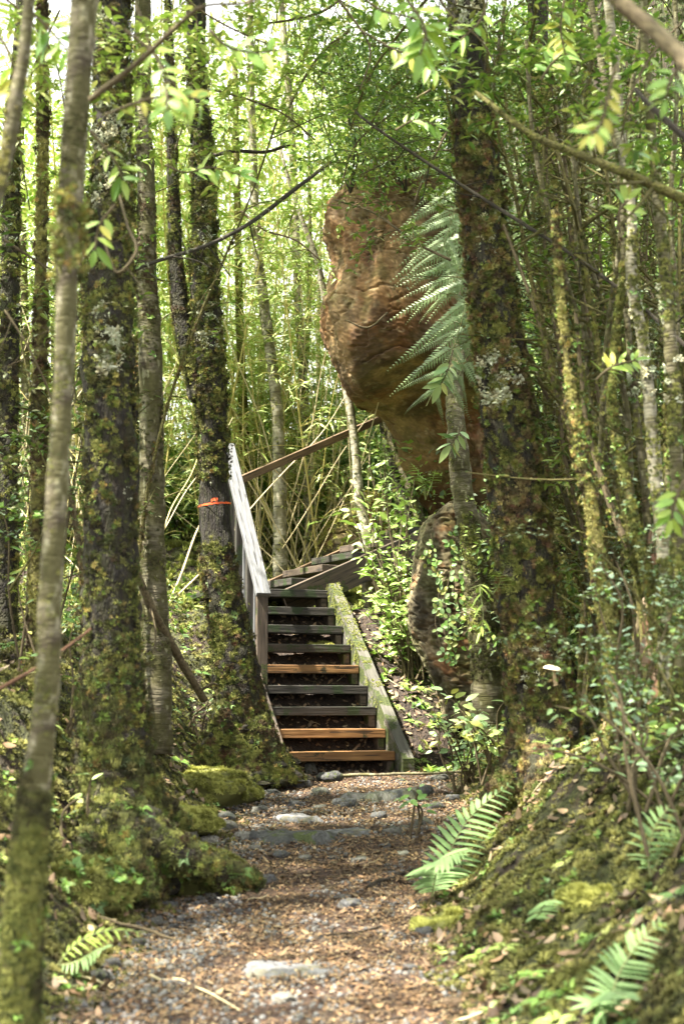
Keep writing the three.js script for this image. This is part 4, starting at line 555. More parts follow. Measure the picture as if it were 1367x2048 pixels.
// ------------------------------------------------------------------ loose branches crossing the view
function branch(name, label, mat, rows, { twigs = 0, moss, seed = 1, group } = {}) { // rows: [px, py, width px, distance]
  reseed(seed); const pts = rows.map(([x, y, w, d]) => P(x, y, d)), base = pts[0].clone(), mb = new MB();
  const t = thing(name, base, label, 'branch', group), rings = tube(mb, pts, rows.map(([x, y, w, d]) => M(w, d) / 2), 8, { n: rows.length * 7, amp: 0.15, freq: 12 });
  mesh('stem', mb.geo(base), mat, t);
  for (let k = 0; k < twigs; k++) { const q = onTube(rings, rr(0.15, 0.95), R() * 6.28), dir = q.n.clone().add(rings[0].tan.clone().multiplyScalar(rr(-0.3, 1))).normalize(), l = rr(0.1, 0.35), m = new MB(); tube(m, [q.p, q.p.clone().addScaledVector(dir, l * 0.5).add(V(0, rr(-0.03, 0.03), 0)), q.p.clone().addScaledVector(dir, l).add(V(rr(-0.05, 0.05), rr(-0.06, 0.06), 0))], [q.r * 0.45, q.r * 0.3, q.r * 0.12], 5, { n: 5 }); mesh('twig', m.geo(base), mat, t); }
  if (moss) mossOn(rings, t, base, moss);
  return { t, rings, base };
}
branch('bare_branch', 'dark bare branch sweeping from the lichen trunk up to mid picture', DARKTWIG, [[150, 640, 9, 7.2], [260, 545, 9, 7.6], [310, 524, 8, 7.8], [415, 490, 8, 8.6], [500, 446, 9, 9.2], [585, 382, 9, 9.6], [660, 325, 7, 10]], { twigs: 9, seed: 201, moss: { n: 60, cols: LICH, size: [0.01, 0.02], patch: -0.1 } });
branch('bare_branch', 'blurred brown branch arching from the slim trunk to the top edge', TWIG, [[180, 200, 14, 4.2], [280, 122, 12, 4.1], [350, 56, 11, 4.0], [410, 12, 9, 3.9], [490, 6, 8, 3.9], [560, -20, 7, 3.9]], { seed: 202, twigs: 2 });
branch('bare_branch', 'pair of dark twigs level with the ribbon tree upper trunk', DARKTWIG, [[425, 312, 8, 10.8], [470, 302, 8, 11], [530, 304, 7, 11.2], [580, 290, 4, 11.3]], { seed: 203, twigs: 4 });
branch('bare_branch', 'thick blurred branch crossing the top right corner', TWIG, [[1200, -40, 36, 3.6], [1240, 5, 36, 3.55], [1308, 62, 35, 3.5], [1375, 130, 36, 3.4], [1460, 240, 38, 3.3]], { seed: 204, moss: { n: 60, cols: g_.green, size: [0.004, 0.01], patch: 0 } });
branch('bare_branch', 'mossy branch slanting down to the right border below the corner branch', MOSSTWIG, [[950, 185, 9, 6.2], [1063, 270, 13, 6], [1148, 305, 15, 5.8], [1223, 335, 18, 5.6], [1300, 368, 20, 5.5], [1400, 415, 22, 5.4]], { seed: 205, twigs: 8, moss: { n: 260, cols: g_.green, size: [0.006, 0.015], patch: 0.05 } });
branch('bare_branch', 'short dark branch at the right border under the corner branch', DARKTWIG, [[1270, 180, 9, 4.8], [1300, 212, 12, 4.7], [1340, 250, 14, 4.6], [1400, 305, 15, 4.5]], { seed: 206 });
branch('bare_branch', 'long thin branch slanting down from the boulder top to the right', DARKTWIG, [[700, 215, 4, 8.4], [743, 250, 6, 8.2], [883, 345, 7, 8], [1033, 440, 8, 7.6], [1158, 520, 8, 7.2], [1283, 615, 9, 6.9], [1400, 720, 10, 6.6]], { seed: 207, twigs: 14 });
branch('bare_branch', 'thin grey twig hanging across the orange boulder face', TWIG, [[670, 400, 3, 11.5], [745, 425, 4, 11.4], [830, 485, 5, 11.2], [900, 520, 6, 11]], { seed: 208, twigs: 5 });
branch('bare_branch', 'short grey twig before the lower boulder face', TWIG, [[690, 640, 3, 12], [735, 655, 4, 12], [775, 625, 4, 12]], { seed: 209, twigs: 2 });
branch('bare_branch', 'grey dead branch leaning against the left bank by the ribbon tree', TWIG, [[272, 1140, 14, 9.2], [300, 1210, 17, 9.3], [335, 1275, 18, 9.5], [372, 1340, 17, 9.7], [408, 1400, 15, 9.9]], { seed: 210, twigs: 3 });
branch('bare_branch', 'pale forked twig in front of the lichen trunk', TWIG, [[235, 375, 5, 5.6], [255, 450, 6, 5.5], [272, 505, 7, 5.4], [235, 545, 7, 5.4], [205, 470, 5, 5.4]], { seed: 211, twigs: 2 });
branch('fallen_stick', 'reddish brown stick slanting at the lower left border', REDSTICK, [[-30, 1395, 9, 5], [40, 1355, 8, 5.1], [75, 1335, 8, 5.15], [120, 1305, 7, 5.2], [182, 1258, 6, 5.3]], { seed: 212 });
for (const [k, a, b, lab] of [[0, [738, 1780], [855, 1742], 'dark stick lying on the path by the right moss cushion'], [1, [180, 1842], [370, 1892], 'thin brown stick on the near left edge of the path'], [2, [660, 1558], [950, 1548], 'pale bark strip lying before the foot of the stairs'], [3, [1150, 1930], [1250, 1872], 'grey twig lying on the right bank by the near fern'], [4, [300, 1960], [480, 2030], 'straw coloured stalk lying at the near left']]) {
  reseed(220 + k); const p = G(...a), q = G(...b), n = 6, pts = []; for (let i = 0; i <= n; i++) { const c = p.clone().lerp(q, i / n); pts.push(V(c.x, Math.max(height(c.x, c.z), c.y) + 0.015 + 0.006 * rr(-1, 1), c.z + rr(-0.02, 0.02))); }
  const mb = new MB(), r = [0.016, 0.009, 0.014, 0.007, 0.006][k]; tube(mb, pts, pts.map((_, i) => r * (1 - 0.4 * i / n)), 7, { n: 20, amp: 0.2, freq: 15 }); const o = top('fallen_stick', mb.geo(p), [DARKTWIG, TWIG, PALE, TWIG, STRAW][k], lab, 'stick'); o.position.copy(p);
}

// ------------------------------------------------------------------ plants whose leaves can be told apart: each leaf a mesh
function leafOn(parent, base, p, dir, up, len, wide, mats, shape = OVAL) { const o = mesh('leaf', shape, pick(mats), parent), m = basis(p.clone().sub(base), dir, up, len, len, len * wide); m.decompose(o.position, o.quaternion, o.scale); return o; }
function spray(label, rows, { n = 10, len = [0.06, 0.1], mats = LEAF, wide = 1, seed = 1, name = 'leafy_branch', category = 'branch', group, droop = 0.2, mat = TWIG, shape = OVAL, from = 0.25, towards = 0.5 } = {}) { // a twig with alternate leaves
  reseed(seed); const pts = rows.map(([x, y, d]) => P(x, y, d)), base = pts[0].clone(), t = thing(name, base, label, category, group), mb = new MB(), rings = tube(mb, pts, pts.map((_, k) => 0.006 * (1 - 0.6 * k / pts.length)), 6, { n: pts.length * 4 });
  mesh('twig', mb.geo(base), mat, t);
  for (let k = 0; k < n; k++) { const f = from + (1 - from) * (k + 0.5) / n, q = rings[Math.round(f * (rings.length - 1))], s = k % 2 ? 1 : -1, side = q.tan.clone().cross(V(rr(-0.3, 0.3), 0.4, 1)).normalize().multiplyScalar(s); const dir = side.addScaledVector(q.tan, rr(0.3, 1)).add(V(rr(-0.3, 0.3), -droop + rr(-0.4, 0.4), rr(-0.6, 0.6))).normalize(); leafOn(t, base, q.p.clone().addScaledVector(dir, 0.006), dir, V(rr(-0.6, 0.6), rr(0.2, 1), towards + rr(-0.5, 0.6)), rr(...len), wide * rr(0.8, 1.15), mats, shape); }
  const e = rings[rings.length - 1]; leafOn(t, base, e.p, e.tan.clone().add(V(0, -0.1, 0)), V(0.2, 0.6, 0.6), rr(...len), wide, mats, shape);
  return t;
}
// blurred sprays of leaves near the camera
const SPRAYS = [
  ['bright leaves in front of the lichen trunk near the top', [[250, 60, 4.3], [310, 110, 4.3], [330, 170, 4.25], [335, 220, 4.2]], 9, [0.07, 0.12]],
  ['leafy twig reaching right of the lichen trunk', [[210, 230, 4.6], [290, 200, 4.6], [360, 190, 4.6], [400, 200, 4.6]], 8, [0.07, 0.12]],
  ['row of narrow leaves along the ribbon tree upper trunk', [[420, 60, 5], [450, 90, 5], [500, 105, 5], [560, 100, 5]], 9, [0.07, 0.13]],
  ['drooping leaves before the lichen patches', [[180, 260, 5], [235, 330, 5], [245, 360, 5]], 6, [0.08, 0.12]],
  ['yellowing leaf sprig below the lichen patches', [[230, 410, 5], [200, 450, 5], [190, 500, 5]], 4, [0.08, 0.13]],
  ['leaf sprig hanging near the second pale stem', [[330, 330, 6.5], [370, 345, 6.5], [420, 335, 6.5], [480, 350, 6.5]], 9, [0.08, 0.14]],
  ['leafy twig at the top left corner of the picture', [[60, 20, 4.6], [100, 60, 4.6], [135, 100, 4.6]], 7, [0.09, 0.14]],
  ['leaves hanging beside the corner stem', [[-10, 60, 4.2], [20, 110, 4.2], [30, 180, 4.2]], 6, [0.09, 0.13]],
  ['leaf cluster at the top middle above the boulder', [[700, -30, 5.4], [760, 20, 5.4], [830, 40, 5.4], [860, 90, 5.4]], 12, [0.08, 0.13]],
  ['large green leaves right of the top middle cluster', [[800, -20, 5], [850, 60, 5], [840, 110, 5]], 8, [0.1, 0.15]],
  ['yellow green leaf sprig over the boulder top', [[720, 60, 6], [790, 100, 6], [850, 120, 6], [880, 150, 6]], 10, [0.08, 0.13]],
  ['leaf sprig above the hanging fern', [[790, 260, 7], [830, 240, 7], [870, 250, 7]], 8, [0.08, 0.13]],
  ['light whorl of leaves on the upper shaggy trunk', [[1080, 160, 6.6], [1100, 130, 6.6], [1120, 110, 6.6]], 10, [0.1, 0.15]],
  ['blurred leaves between corner branch and slanting branch', [[1230, 130, 4], [1215, 190, 4], [1200, 250, 4], [1180, 270, 4]], 9, [0.06, 0.09]],
  ['leaf sprig at the right border below the corner branch', [[1367, 120, 4.2], [1340, 160, 4.2], [1330, 200, 4.2]], 7, [0.06, 0.1]],
  ['three bright leaves in front of the saplings', [[1235, 460, 5.6], [1238, 420, 5.6], [1255, 400, 5.6]], 4, [0.09, 0.13]],
  ['narrow leaves at mid height on the saplings', [[1190, 760, 6.4], [1220, 735, 6.4], [1270, 720, 6.4]], 9, [0.07, 0.11]],
  ['leafy twig at the right border at mid height', [[1367, 960, 5], [1350, 1000, 5], [1340, 1040, 5]], 7, [0.07, 0.1]],
  ['leaf sprig at the top edge right of the cluster', [[980, -30, 6], [960, 40, 6], [920, 80, 6]], 8, [0.08, 0.12]],
  ['leafy twig before the upper right saplings', [[1130, -20, 6], [1120, 60, 6], [1130, 110, 6]], 8, [0.08, 0.12]],
  ['small leaf sprig on the narrow trunk before the boulder', [[905, 700, 11.4], [895, 740, 11.3], [880, 770, 11.3]], 8, [0.12, 0.18]],
  ['pair of drooping leaves on the leaning grey trunk', [[925, 850, 11.3], [915, 870, 11.2], [900, 890, 11.2]], 5, [0.12, 0.18]],
];
SPRAYS.forEach(([l, rows, n, len], k) => spray(l, rows, { n: Math.round(n * 1.7), len: len.map((x) => x * (k > 19 ? 1 : 0.82)), seed: 300 + k, mats: k > 19 ? PALELEAF : k % 3 === 1 ? [LEAF[0], LEAF[2], LEAF[4]] : [LEAF[0], LEAF[1], LEAF[2], LEAF[2]] }));
// the bright shrubs between the stairs and the boulder
function shrub(name, label, foot, stems, { n, len, mats, seed, wide = 1, group, h = [0.5, 1], lean = V(0, 0, 0), spread = 0.5, mat = TWIG, shape = OVAL }) {
  reseed(seed); const t = thing(name, foot, label, 'shrub', group);
  for (let s = 0; s < stems; s++) {
    const a = R() * 6.283, hh = rr(...h), e = foot.clone().add(V(Math.cos(a) * spread * rr(0.3, 1), hh, Math.sin(a) * spread * rr(0.3, 1) * 0.7)).addScaledVector(lean, hh), b = foot.clone().add(V(rr(-0.1, 0.1), -0.03, rr(-0.1, 0.1)));
    const pts = [b, b.clone().lerp(e, 0.4).add(V(rr(-0.06, 0.06), 0.08, 0)), b.clone().lerp(e, 0.75).add(V(rr(-0.06, 0.06), 0.06, rr(-0.05, 0.05))), e], mb = new MB(), rings = tube(mb, pts, [0.009, 0.007, 0.005, 0.002], 5, { n: 14 });
    mesh('stem', mb.geo(foot), mat, t);
    const k0 = Math.max(3, Math.round(n / stems)); for (let k = 0; k < k0; k++) { const f = 0.25 + 0.75 * (k + R()) / k0, q = rings[Math.min(rings.length - 1, Math.round(f * (rings.length - 1)))], az = k * 2.4 + R(), dir = V(Math.cos(az), rr(-0.6, 0.7), Math.sin(az)).normalize(); leafOn(t, foot, q.p.clone().addScaledVector(dir, rr(0, 0.07)), dir, V(rr(-0.8, 0.8), 1, rr(-0.3, 1)), rr(...len), wide * rr(0.8, 1.2), mats, shape); }
  }
  return t;
}
const SUNNY = [leaf(0.36, 0.5, 0.12), leaf(0.3, 0.46, 0.08), leaf(0.44, 0.54, 0.18), leaf(0.26, 0.4, 0.08)];
const slopeSpot = (px, d) => { const x = (px - 683.5) * d / FOCAL; return on(x, d); };
shrub('leafy_shrub', 'bright leafy shrub under the boulder overhang', slopeSpot(800, 13.2), 18, { n: 230, len: [0.08, 0.15], mats: SUNNY, seed: 401, h: [0.6, 1.7], spread: 0.5, lean: V(-0.15, 0, 0) });
shrub('leafy_shrub', 'low bright shrub above the mossy cushions beside the stairs', slopeSpot(822, 12.8), 18, { n: 220, len: [0.07, 0.12], mats: SUNNY, seed: 402, h: [0.3, 0.95], spread: 0.5, lean: V(-0.15, 0, 0) });
shrub('leafy_shrub', 'tallest bright shrub reaching up against the boulder underside', slopeSpot(775, 14.6), 14, { n: 190, len: [0.08, 0.15], mats: SUNNY, seed: 415, h: [0.7, 1.9], spread: 0.45 });
shrub('leafy_shrub', 'bright shrub hiding the top of the lower boulder', slopeSpot(835, 12.9), 14, { n: 200, len: [0.08, 0.14], mats: SUNNY, seed: 416, h: [0.5, 1.3], spread: 0.5, lean: V(-0.1, 0, 0) });
shrub('leafy_shrub', 'leafy sapling at the foot of the shaggy trunk', G(990, 1560), 9, { n: 90, len: [0.06, 0.11], mats: PALELEAF, seed: 404, h: [0.25, 0.62], spread: 0.4, lean: V(-0.35, 0, 0.2), wide: 1.3 });
shrub('leafy_shrub', 'round leaved shrub in front of the lower boulder', V(P(930, 1420, 10.6).x, height(P(930, 1420, 10.6).x, -10.6), -10.6), 12, { n: 150, len: [0.05, 0.085], mats: PALELEAF, seed: 405, h: [0.2, 0.6], spread: 0.35, wide: 1.4 });
shrub('leafy_shrub', 'small plant with a dark drooping leaf on the path edge', G(845, 1668), 3, { n: 16, len: [0.05, 0.09], mats: [LEAF[3], PALELEAF[0], LEAF[1]], seed: 406, h: [0.15, 0.4], spread: 0.14, wide: 1.2, lean: V(-0.2, 0, 0) });
shrub('leafy_shrub', 'broad leaved seedling at the foot of the slim pale trunk', G(150, 1700), 2, { n: 9, len: [0.06, 0.1], mats: PALELEAF, seed: 407, h: [0.15, 0.34], spread: 0.1 });
shrub('leafy_shrub', 'bluish leaved shrub on the bank among the saplings', G(1275, 1560), 7, { n: 70, len: [0.03, 0.055], mats: [leaf(0.2, 0.31, 0.2), leaf(0.26, 0.38, 0.25), leaf(0.14, 0.24, 0.13)], seed: 408, h: [0.4, 1.0], spread: 0.4, wide: 1.5, lean: V(0, 0, 0.1) });
shrub('leafy_shrub', 'bluish leaved shrub at the right border above the near fern', G(1340, 1700), 7, { n: 80, len: [0.025, 0.05], mats: [leaf(0.22, 0.34, 0.2), leaf(0.28, 0.4, 0.22), leaf(0.16, 0.28, 0.12)], seed: 409, h: [0.3, 0.8], spread: 0.45, wide: 1.5 });
shrub('leafy_shrub', 'light leaved plant under the saplings at the right border', G(1300, 1620), 10, { n: 150, len: [0.04, 0.07], mats: [LEAF[0], LEAF[2], PALELEAF[1]], seed: 410, h: [0.2, 0.6], spread: 0.5, wide: 1.2 });
shrub('leafy_shrub', 'low seedlings between lichen trunk and ribbon tree', G(395, 1480), 5, { n: 30, len: [0.04, 0.07], mats: PALELEAF, seed: 411, h: [0.12, 0.3], spread: 0.25 });
shrub('leafy_shrub', 'leafy plant between the slim pale trunk and lichen trunk', G(140, 1480), 7, { n: 70, len: [0.04, 0.08], mats: LEAF, seed: 412, h: [0.3, 1.0], spread: 0.4 });
shrub('leafy_shrub', 'tall plant with green leaves behind the slim pale trunk', on(-1.75, 8.2), 8, { n: 100, len: [0.06, 0.1], mats: LEAF, seed: 413, h: [1.0, 2.2], spread: 0.5 });
// creeping leaves on the lower boulder
{ reseed(414); const b = P(890, 1180, 11.6), t = thing('creeper', b, 'creeping vine with round leaves on the lower boulder', 'vine'); for (let s = 0; s < 9; s++) { const pts = []; let x = rr(850, 930), y = rr(1040, 1120); for (let k = 0; k < 6; k++) { pts.push(P(x, y, 11.68 + rr(-0.03, 0.03))); x += rr(-14, 26); y += rr(35, 60); } const mb = new MB(), rings = tube(mb, pts, pts.map(() => 0.003), 4, { n: 26 }); mesh('stem', mb.geo(b), TWIG, t); for (let k = 0; k < 30; k++) { const q = rings[Math.floor(R() * rings.length)], a = R() * 6.283; leafOn(t, b, q.p, V(Math.cos(a), Math.sin(a), 0.25), V(rr(-0.4, 0.4), 0.5, 1), rr(0.035, 0.06), 1.15, PALELEAF.concat([LEAF[1]]), ROUND); } } }
console.log('plants');

// ------------------------------------------------------------------ ferns
const rachisMat = std({ color: new THREE.Color(0.22, 0.24, 0.1) });
function frond(parent, base, pts, n, lenAt, mats, { shape = PINNA, wide = 1, up = V(0, 1, 0), r = 0.004, sweep = 0.5, drop = 0.25, from = 0.12, wild = 0.08 } = {}) {
  const f = new THREE.Group(); f.name = 'frond'; parent.add(f);
  const mb = new MB(), rings = tube(mb, pts, pts.map((_, k) => r * (1 - 0.75 * k / pts.length)), 5, { n: 24 }); mesh('rachis', mb.geo(base), rachisMat, f);
  const m0 = pick(mats); for (let k = 0; k < n; k++) { const t = from + (1 - from) * k / n, q = rings[Math.round(t * 24)], side = q.tan.clone().cross(up).normalize(); for (const s of [-1, 1]) { const dir = side.clone().multiplyScalar(s).addScaledVector(q.tan, sweep + 0.4 * t).add(V(rr(-wild, wild), -drop + rr(-wild, wild), rr(-wild, wild))).normalize(), l = lenAt((t - from) / (1 - from)) * rr(1 - wild, 1 + wild); const o = mesh('pinna', shape, R() < 0.75 ? m0 : pick(mats), f), m = basis(q.p.clone().sub(base), dir, up.clone().add(V(rr(-0.15, 0.15), 0, rr(-0.15, 0.15))), l, l, l * wide); m.decompose(o.position, o.quaternion, o.scale); } }
  return f;
}
const taper = (L) => (t) => L * Math.pow(Math.sin(Math.PI * (0.14 + 0.84 * t)), 0.8);
{ // large lacy fern hanging from the boulder
  reseed(501); const pn = new MB();
  for (let k = 0; k < 24; k++) { const t = 0.04 + k / 24 * 0.96, w = (0.13 * Math.pow(1 - t, 0.7) + 0.012) * rr(0.85, 1.1); for (const s of [-1, 1]) pn.add(LANCE, basis(V(t, -0.34 * t * t, 0), V(0.6, -0.15 - 0.3 * t, s), V(0.3, 1, 0), w, w, w * 2.2)); }
  const o = pn.count; for (let k = 0; k <= 6; k++) { const t = k / 6; pn.v(t, -0.34 * t * t + 0.004, 0.006 * (1 - t)); pn.v(t, -0.34 * t * t + 0.004, -0.006 * (1 - t)); } for (let k = 0; k < 6; k++) { const a = o + k * 2; pn.i.push(a, a + 1, a + 2, a + 1, a + 3, a + 2); }
  const PN = pn.geo();
  const base = P(950, 470, 12.6), t = thing('hanging_fern', base, 'large lacy fern with grey green fronds hanging from the boulder', 'fern');
  const fr = [[[965, 350, 12.5], [938, 335, 12.2], [918, 385, 12.05], [900, 450, 11.95], [872, 530, 11.9]], [[965, 540, 12.5], [945, 545, 12.1], [928, 620, 11.85], [900, 710, 11.75], [852, 812, 11.7]], [[965, 520, 12.6], [958, 520, 12.3], [955, 600, 12.1], [940, 690, 12], [905, 780, 11.95]], [[955, 360, 12.6], [975, 350, 12.4], [985, 420, 12.3], [985, 500, 12.2]], [[960, 440, 12.5], [945, 430, 12.3], [930, 480, 12.15], [915, 540, 12.1], [895, 600, 12.05]]];
  fr.forEach((rows, k) => frond(t, base, rows.map(([x, y, d]) => P(x, y, d)), 9, (x) => 0.72 * Math.pow(Math.sin(Math.PI * (0.3 + 0.62 * x)), 0.8), BIGFERN, { shape: PN, wide: 0.85, up: V(-0.1, 0.3, 1).normalize(), r: 0.007, sweep: 0.5, drop: 0.15, from: 0.16, wild: 0.22 }));
}
function fern(label, foot, fronds, mats, L, n = 14, opt = {}) { const t = thing('fern', foot, label, 'fern'); for (const rows of fronds) frond(t, foot, [foot, ...rows.map(([x, y, d]) => P(x, y, d))], n, taper(L), mats, { wide: 1.1, up: V(0, 1, 0.5).normalize(), ...opt }); return t; }
reseed(502);
{ const f = G(862, 1800), d = -f.z; fern('tall fern arching over the path edge on the right', f, [[[885, 1735, d + 0.05], [935, 1640, d + 0.1], [1025, 1562, d + 0.15]], [[870, 1755, d - 0.1], [880, 1720, d - 0.2], [935, 1700, d - 0.3]]], FERN, 0.16, 23); }
{ const f = G(1235, 2040), d = -f.z; fern('near fern at the bottom right corner', f, [[[1225, 1985, d], [1255, 1915, d + 0.02], [1325, 1835, d + 0.05]], [[1195, 2015, d], [1215, 1985, d - 0.1], [1250, 1990, d - 0.25]]], FERN, 0.11, 17); }
{ const f = G(115, 1935), d = -f.z; fern('small fern at the near left edge of the path', f, [[[150, 1890, d], [210, 1862, d + 0.03], [295, 1865, d]], [[150, 1925, d - 0.05], [190, 1905, d - 0.1], [215, 1890, d - 0.15]]], [LEAF[2], FERN[1]], 0.07, 11); }
{ const f = G(1300, 1760), d = -f.z; fern('pale fern on the bank below the right saplings', f, [[[1295, 1700, d], [1310, 1650, d], [1340, 1610, d]], [[1320, 1710, d], [1350, 1670, d], [1390, 1650, d]]], [FERN[1], PALELEAF[2]], 0.1, 12); }
{ const f = G(1060, 1840), d = -f.z; fern('low fern frond lying on the mossy right bank', f, [[[1100, 1800, d], [1140, 1775, d], [1190, 1765, d]], [[1075, 1830, d - 0.1], [1090, 1805, d - 0.2], [1110, 1800, d - 0.3]]], FERN, 0.075, 11); }
{ const f = G(905, 1965), d = -f.z; fern('small fern leaf at the mossy edge of the near path', f, [[[930, 1945, d], [960, 1935, d], [985, 1940, d]]], [LEAF[2], FERN[1]], 0.05, 8); }
{ const f = P(985, 1190, 8.0); const t = thing('fern', f, 'yellow green strap fern growing from the shaggy trunk', 'fern'); frond(t, f, [[985, 1190, 8.0], [960, 1170, 7.9], [965, 1240, 7.8], [950, 1290, 7.8]].map(([x, y, d]) => P(x, y, d)), 10, taper(0.09), [LEAF[0], LEAF[2]], { wide: 1.5 }); frond(t, f, [[985, 1190, 8.0], [1000, 1160, 7.9], [990, 1140, 7.85]].map(([x, y, d]) => P(x, y, d)), 8, taper(0.08), [LEAF[0], LEAF[2]], { wide: 1.5 }); }
{ const f = P(850, 1000, 12.9); const t = thing('fern', f, 'small green fern under the boulder overhang', 'fern'); for (const [x, y] of [[820, 925], [835, 950], [870, 940]]) frond(t, f, [f, P((850 + x) / 2 + 5, (1000 + y) / 2 - 12, 12.8), P(x, y, 12.7)], 10, taper(0.09), [LEAF[1], LEAF[0]]); }

// a pale bracket mushroom on the foot of the shaggy trunk
{ const c = P(1104, 1338, 7.8), t = thing('bracket_fungus', c, 'whitish cap mushroom on the foot of the shaggy trunk', 'mushroom'); const cap = new THREE.LatheGeometry([[0.0001, 0.02], [0.02, 0.019], [0.04, 0.012], [0.052, 0], [0.05, -0.006], [0.03, -0.002], [0.0001, 0]].map(([x, y]) => new THREE.Vector2(x, y)), 24); const o = mesh('cap', cap, std({ color: new THREE.Color(0.75, 0.66, 0.52), roughness: 0.6 }), t); o.rotation.set(0.1, 0, -0.18); const st = mesh('stalk', new THREE.CylinderGeometry(0.008, 0.012, 0.09, 10), std({ color: new THREE.Color(0.5, 0.36, 0.22) }), t); st.position.set(0.01, -0.045, 0); st.rotation.z = 0.15; }
// dead brown fronds hanging on the right
{ reseed(510); const f = P(1305, 1010, 6.9), t = thing('dead_frond', f, 'withered brown fronds hanging among the saplings', 'dead leaf'); const DR = [std({ color: new THREE.Color(0.34, 0.19, 0.12), side: THREE.DoubleSide }), std({ color: new THREE.Color(0.46, 0.33, 0.24), side: THREE.DoubleSide })]; for (let s = 0; s < 3; s++) { const pts = [f, P(1308 + s * 6, 1100, 6.85), P(1304 - s * 8, 1230, 6.85), P(1312 + s * 5, 1380, 6.8)], mb = new MB(), rg = tube(mb, pts, [0.004, 0.004, 0.003, 0.002], 5, { n: 20 }); mesh('stalk', mb.geo(f), TWIG, t); for (let k = 0; k < 16; k++) { const q = rg[Math.floor(rr(3, 20))]; leafOn(t, f, q.p, V(rr(-0.5, 0.5), -1, rr(-0.4, 0.4)), V(rr(-1, 1), 0, 1), rr(0.06, 0.13), rr(0.7, 1.2), DR); } } }
console.log('ferns');

// ------------------------------------------------------------------ bamboo thicket and canes behind the stairs
function bambooProto(seed, hgt, leafN, tints) {
  reseed(seed); const pts = [], bend = rr(0.15, 0.5), a = R() * 6.28; for (let k = 0; k <= 6; k++) { const t = k / 6; pts.push(V(Math.cos(a) * bend * t * t * hgt * 0.5, hgt * (t - 0.12 * t * t * bend), Math.sin(a) * bend * t * t * hgt * 0.5)); }
  const mb = new MB(), rings = tube(mb, pts, pts.map((_, k) => 0.014 * (1 - 0.11 * k)), 6, { n: 40 }), fo = new MB();
  for (let k = 3; k < 40; k += 2) { const q = rings[k], t = k / 40; const m = new THREE.Matrix4().makeRotationFromQuaternion(new THREE.Quaternion().setFromUnitVectors(V(0, 1, 0), q.tan)).setPosition(q.p); mb.add(new THREE.CylinderGeometry(q.r * 1.35, q.r * 1.35, 0.012, 6), m);
    const nb = t < 0.2 ? 1 : 3; for (let b = 0; b < nb; b++) { const az = R() * 6.283, l = rr(0.25, 0.75), dir = V(Math.cos(az), rr(0.1, 0.9), Math.sin(az)).normalize(), e = q.p.clone().addScaledVector(dir, l).add(V(0, -l * 0.15, 0)); tube(mb, [q.p, q.p.clone().lerp(e, 0.5).add(V(0, 0.05, 0)), e], [0.004, 0.003, 0.0015], 4, { n: 4, cap: false });
      const n = Math.round(leafN * rr(0.6, 1.3) * (t < 0.25 ? 0.5 : 1)); for (let j = 0; j < n; j++) { const s = rr(0.25, 1), p = q.p.clone().lerp(e, s), la = R() * 6.283, ld = dir.clone().multiplyScalar(0.5).add(V(Math.cos(la), rr(-0.7, 0.35), Math.sin(la))); fo.add(LANCE, basis(p, ld, V(rr(-0.6, 0.6), 1, rr(-0.6, 0.6)), rr(0.1, 0.2)), pick(tints)); } } }
  return { culm: mb.geo(), foliage: fo.geo() };
}
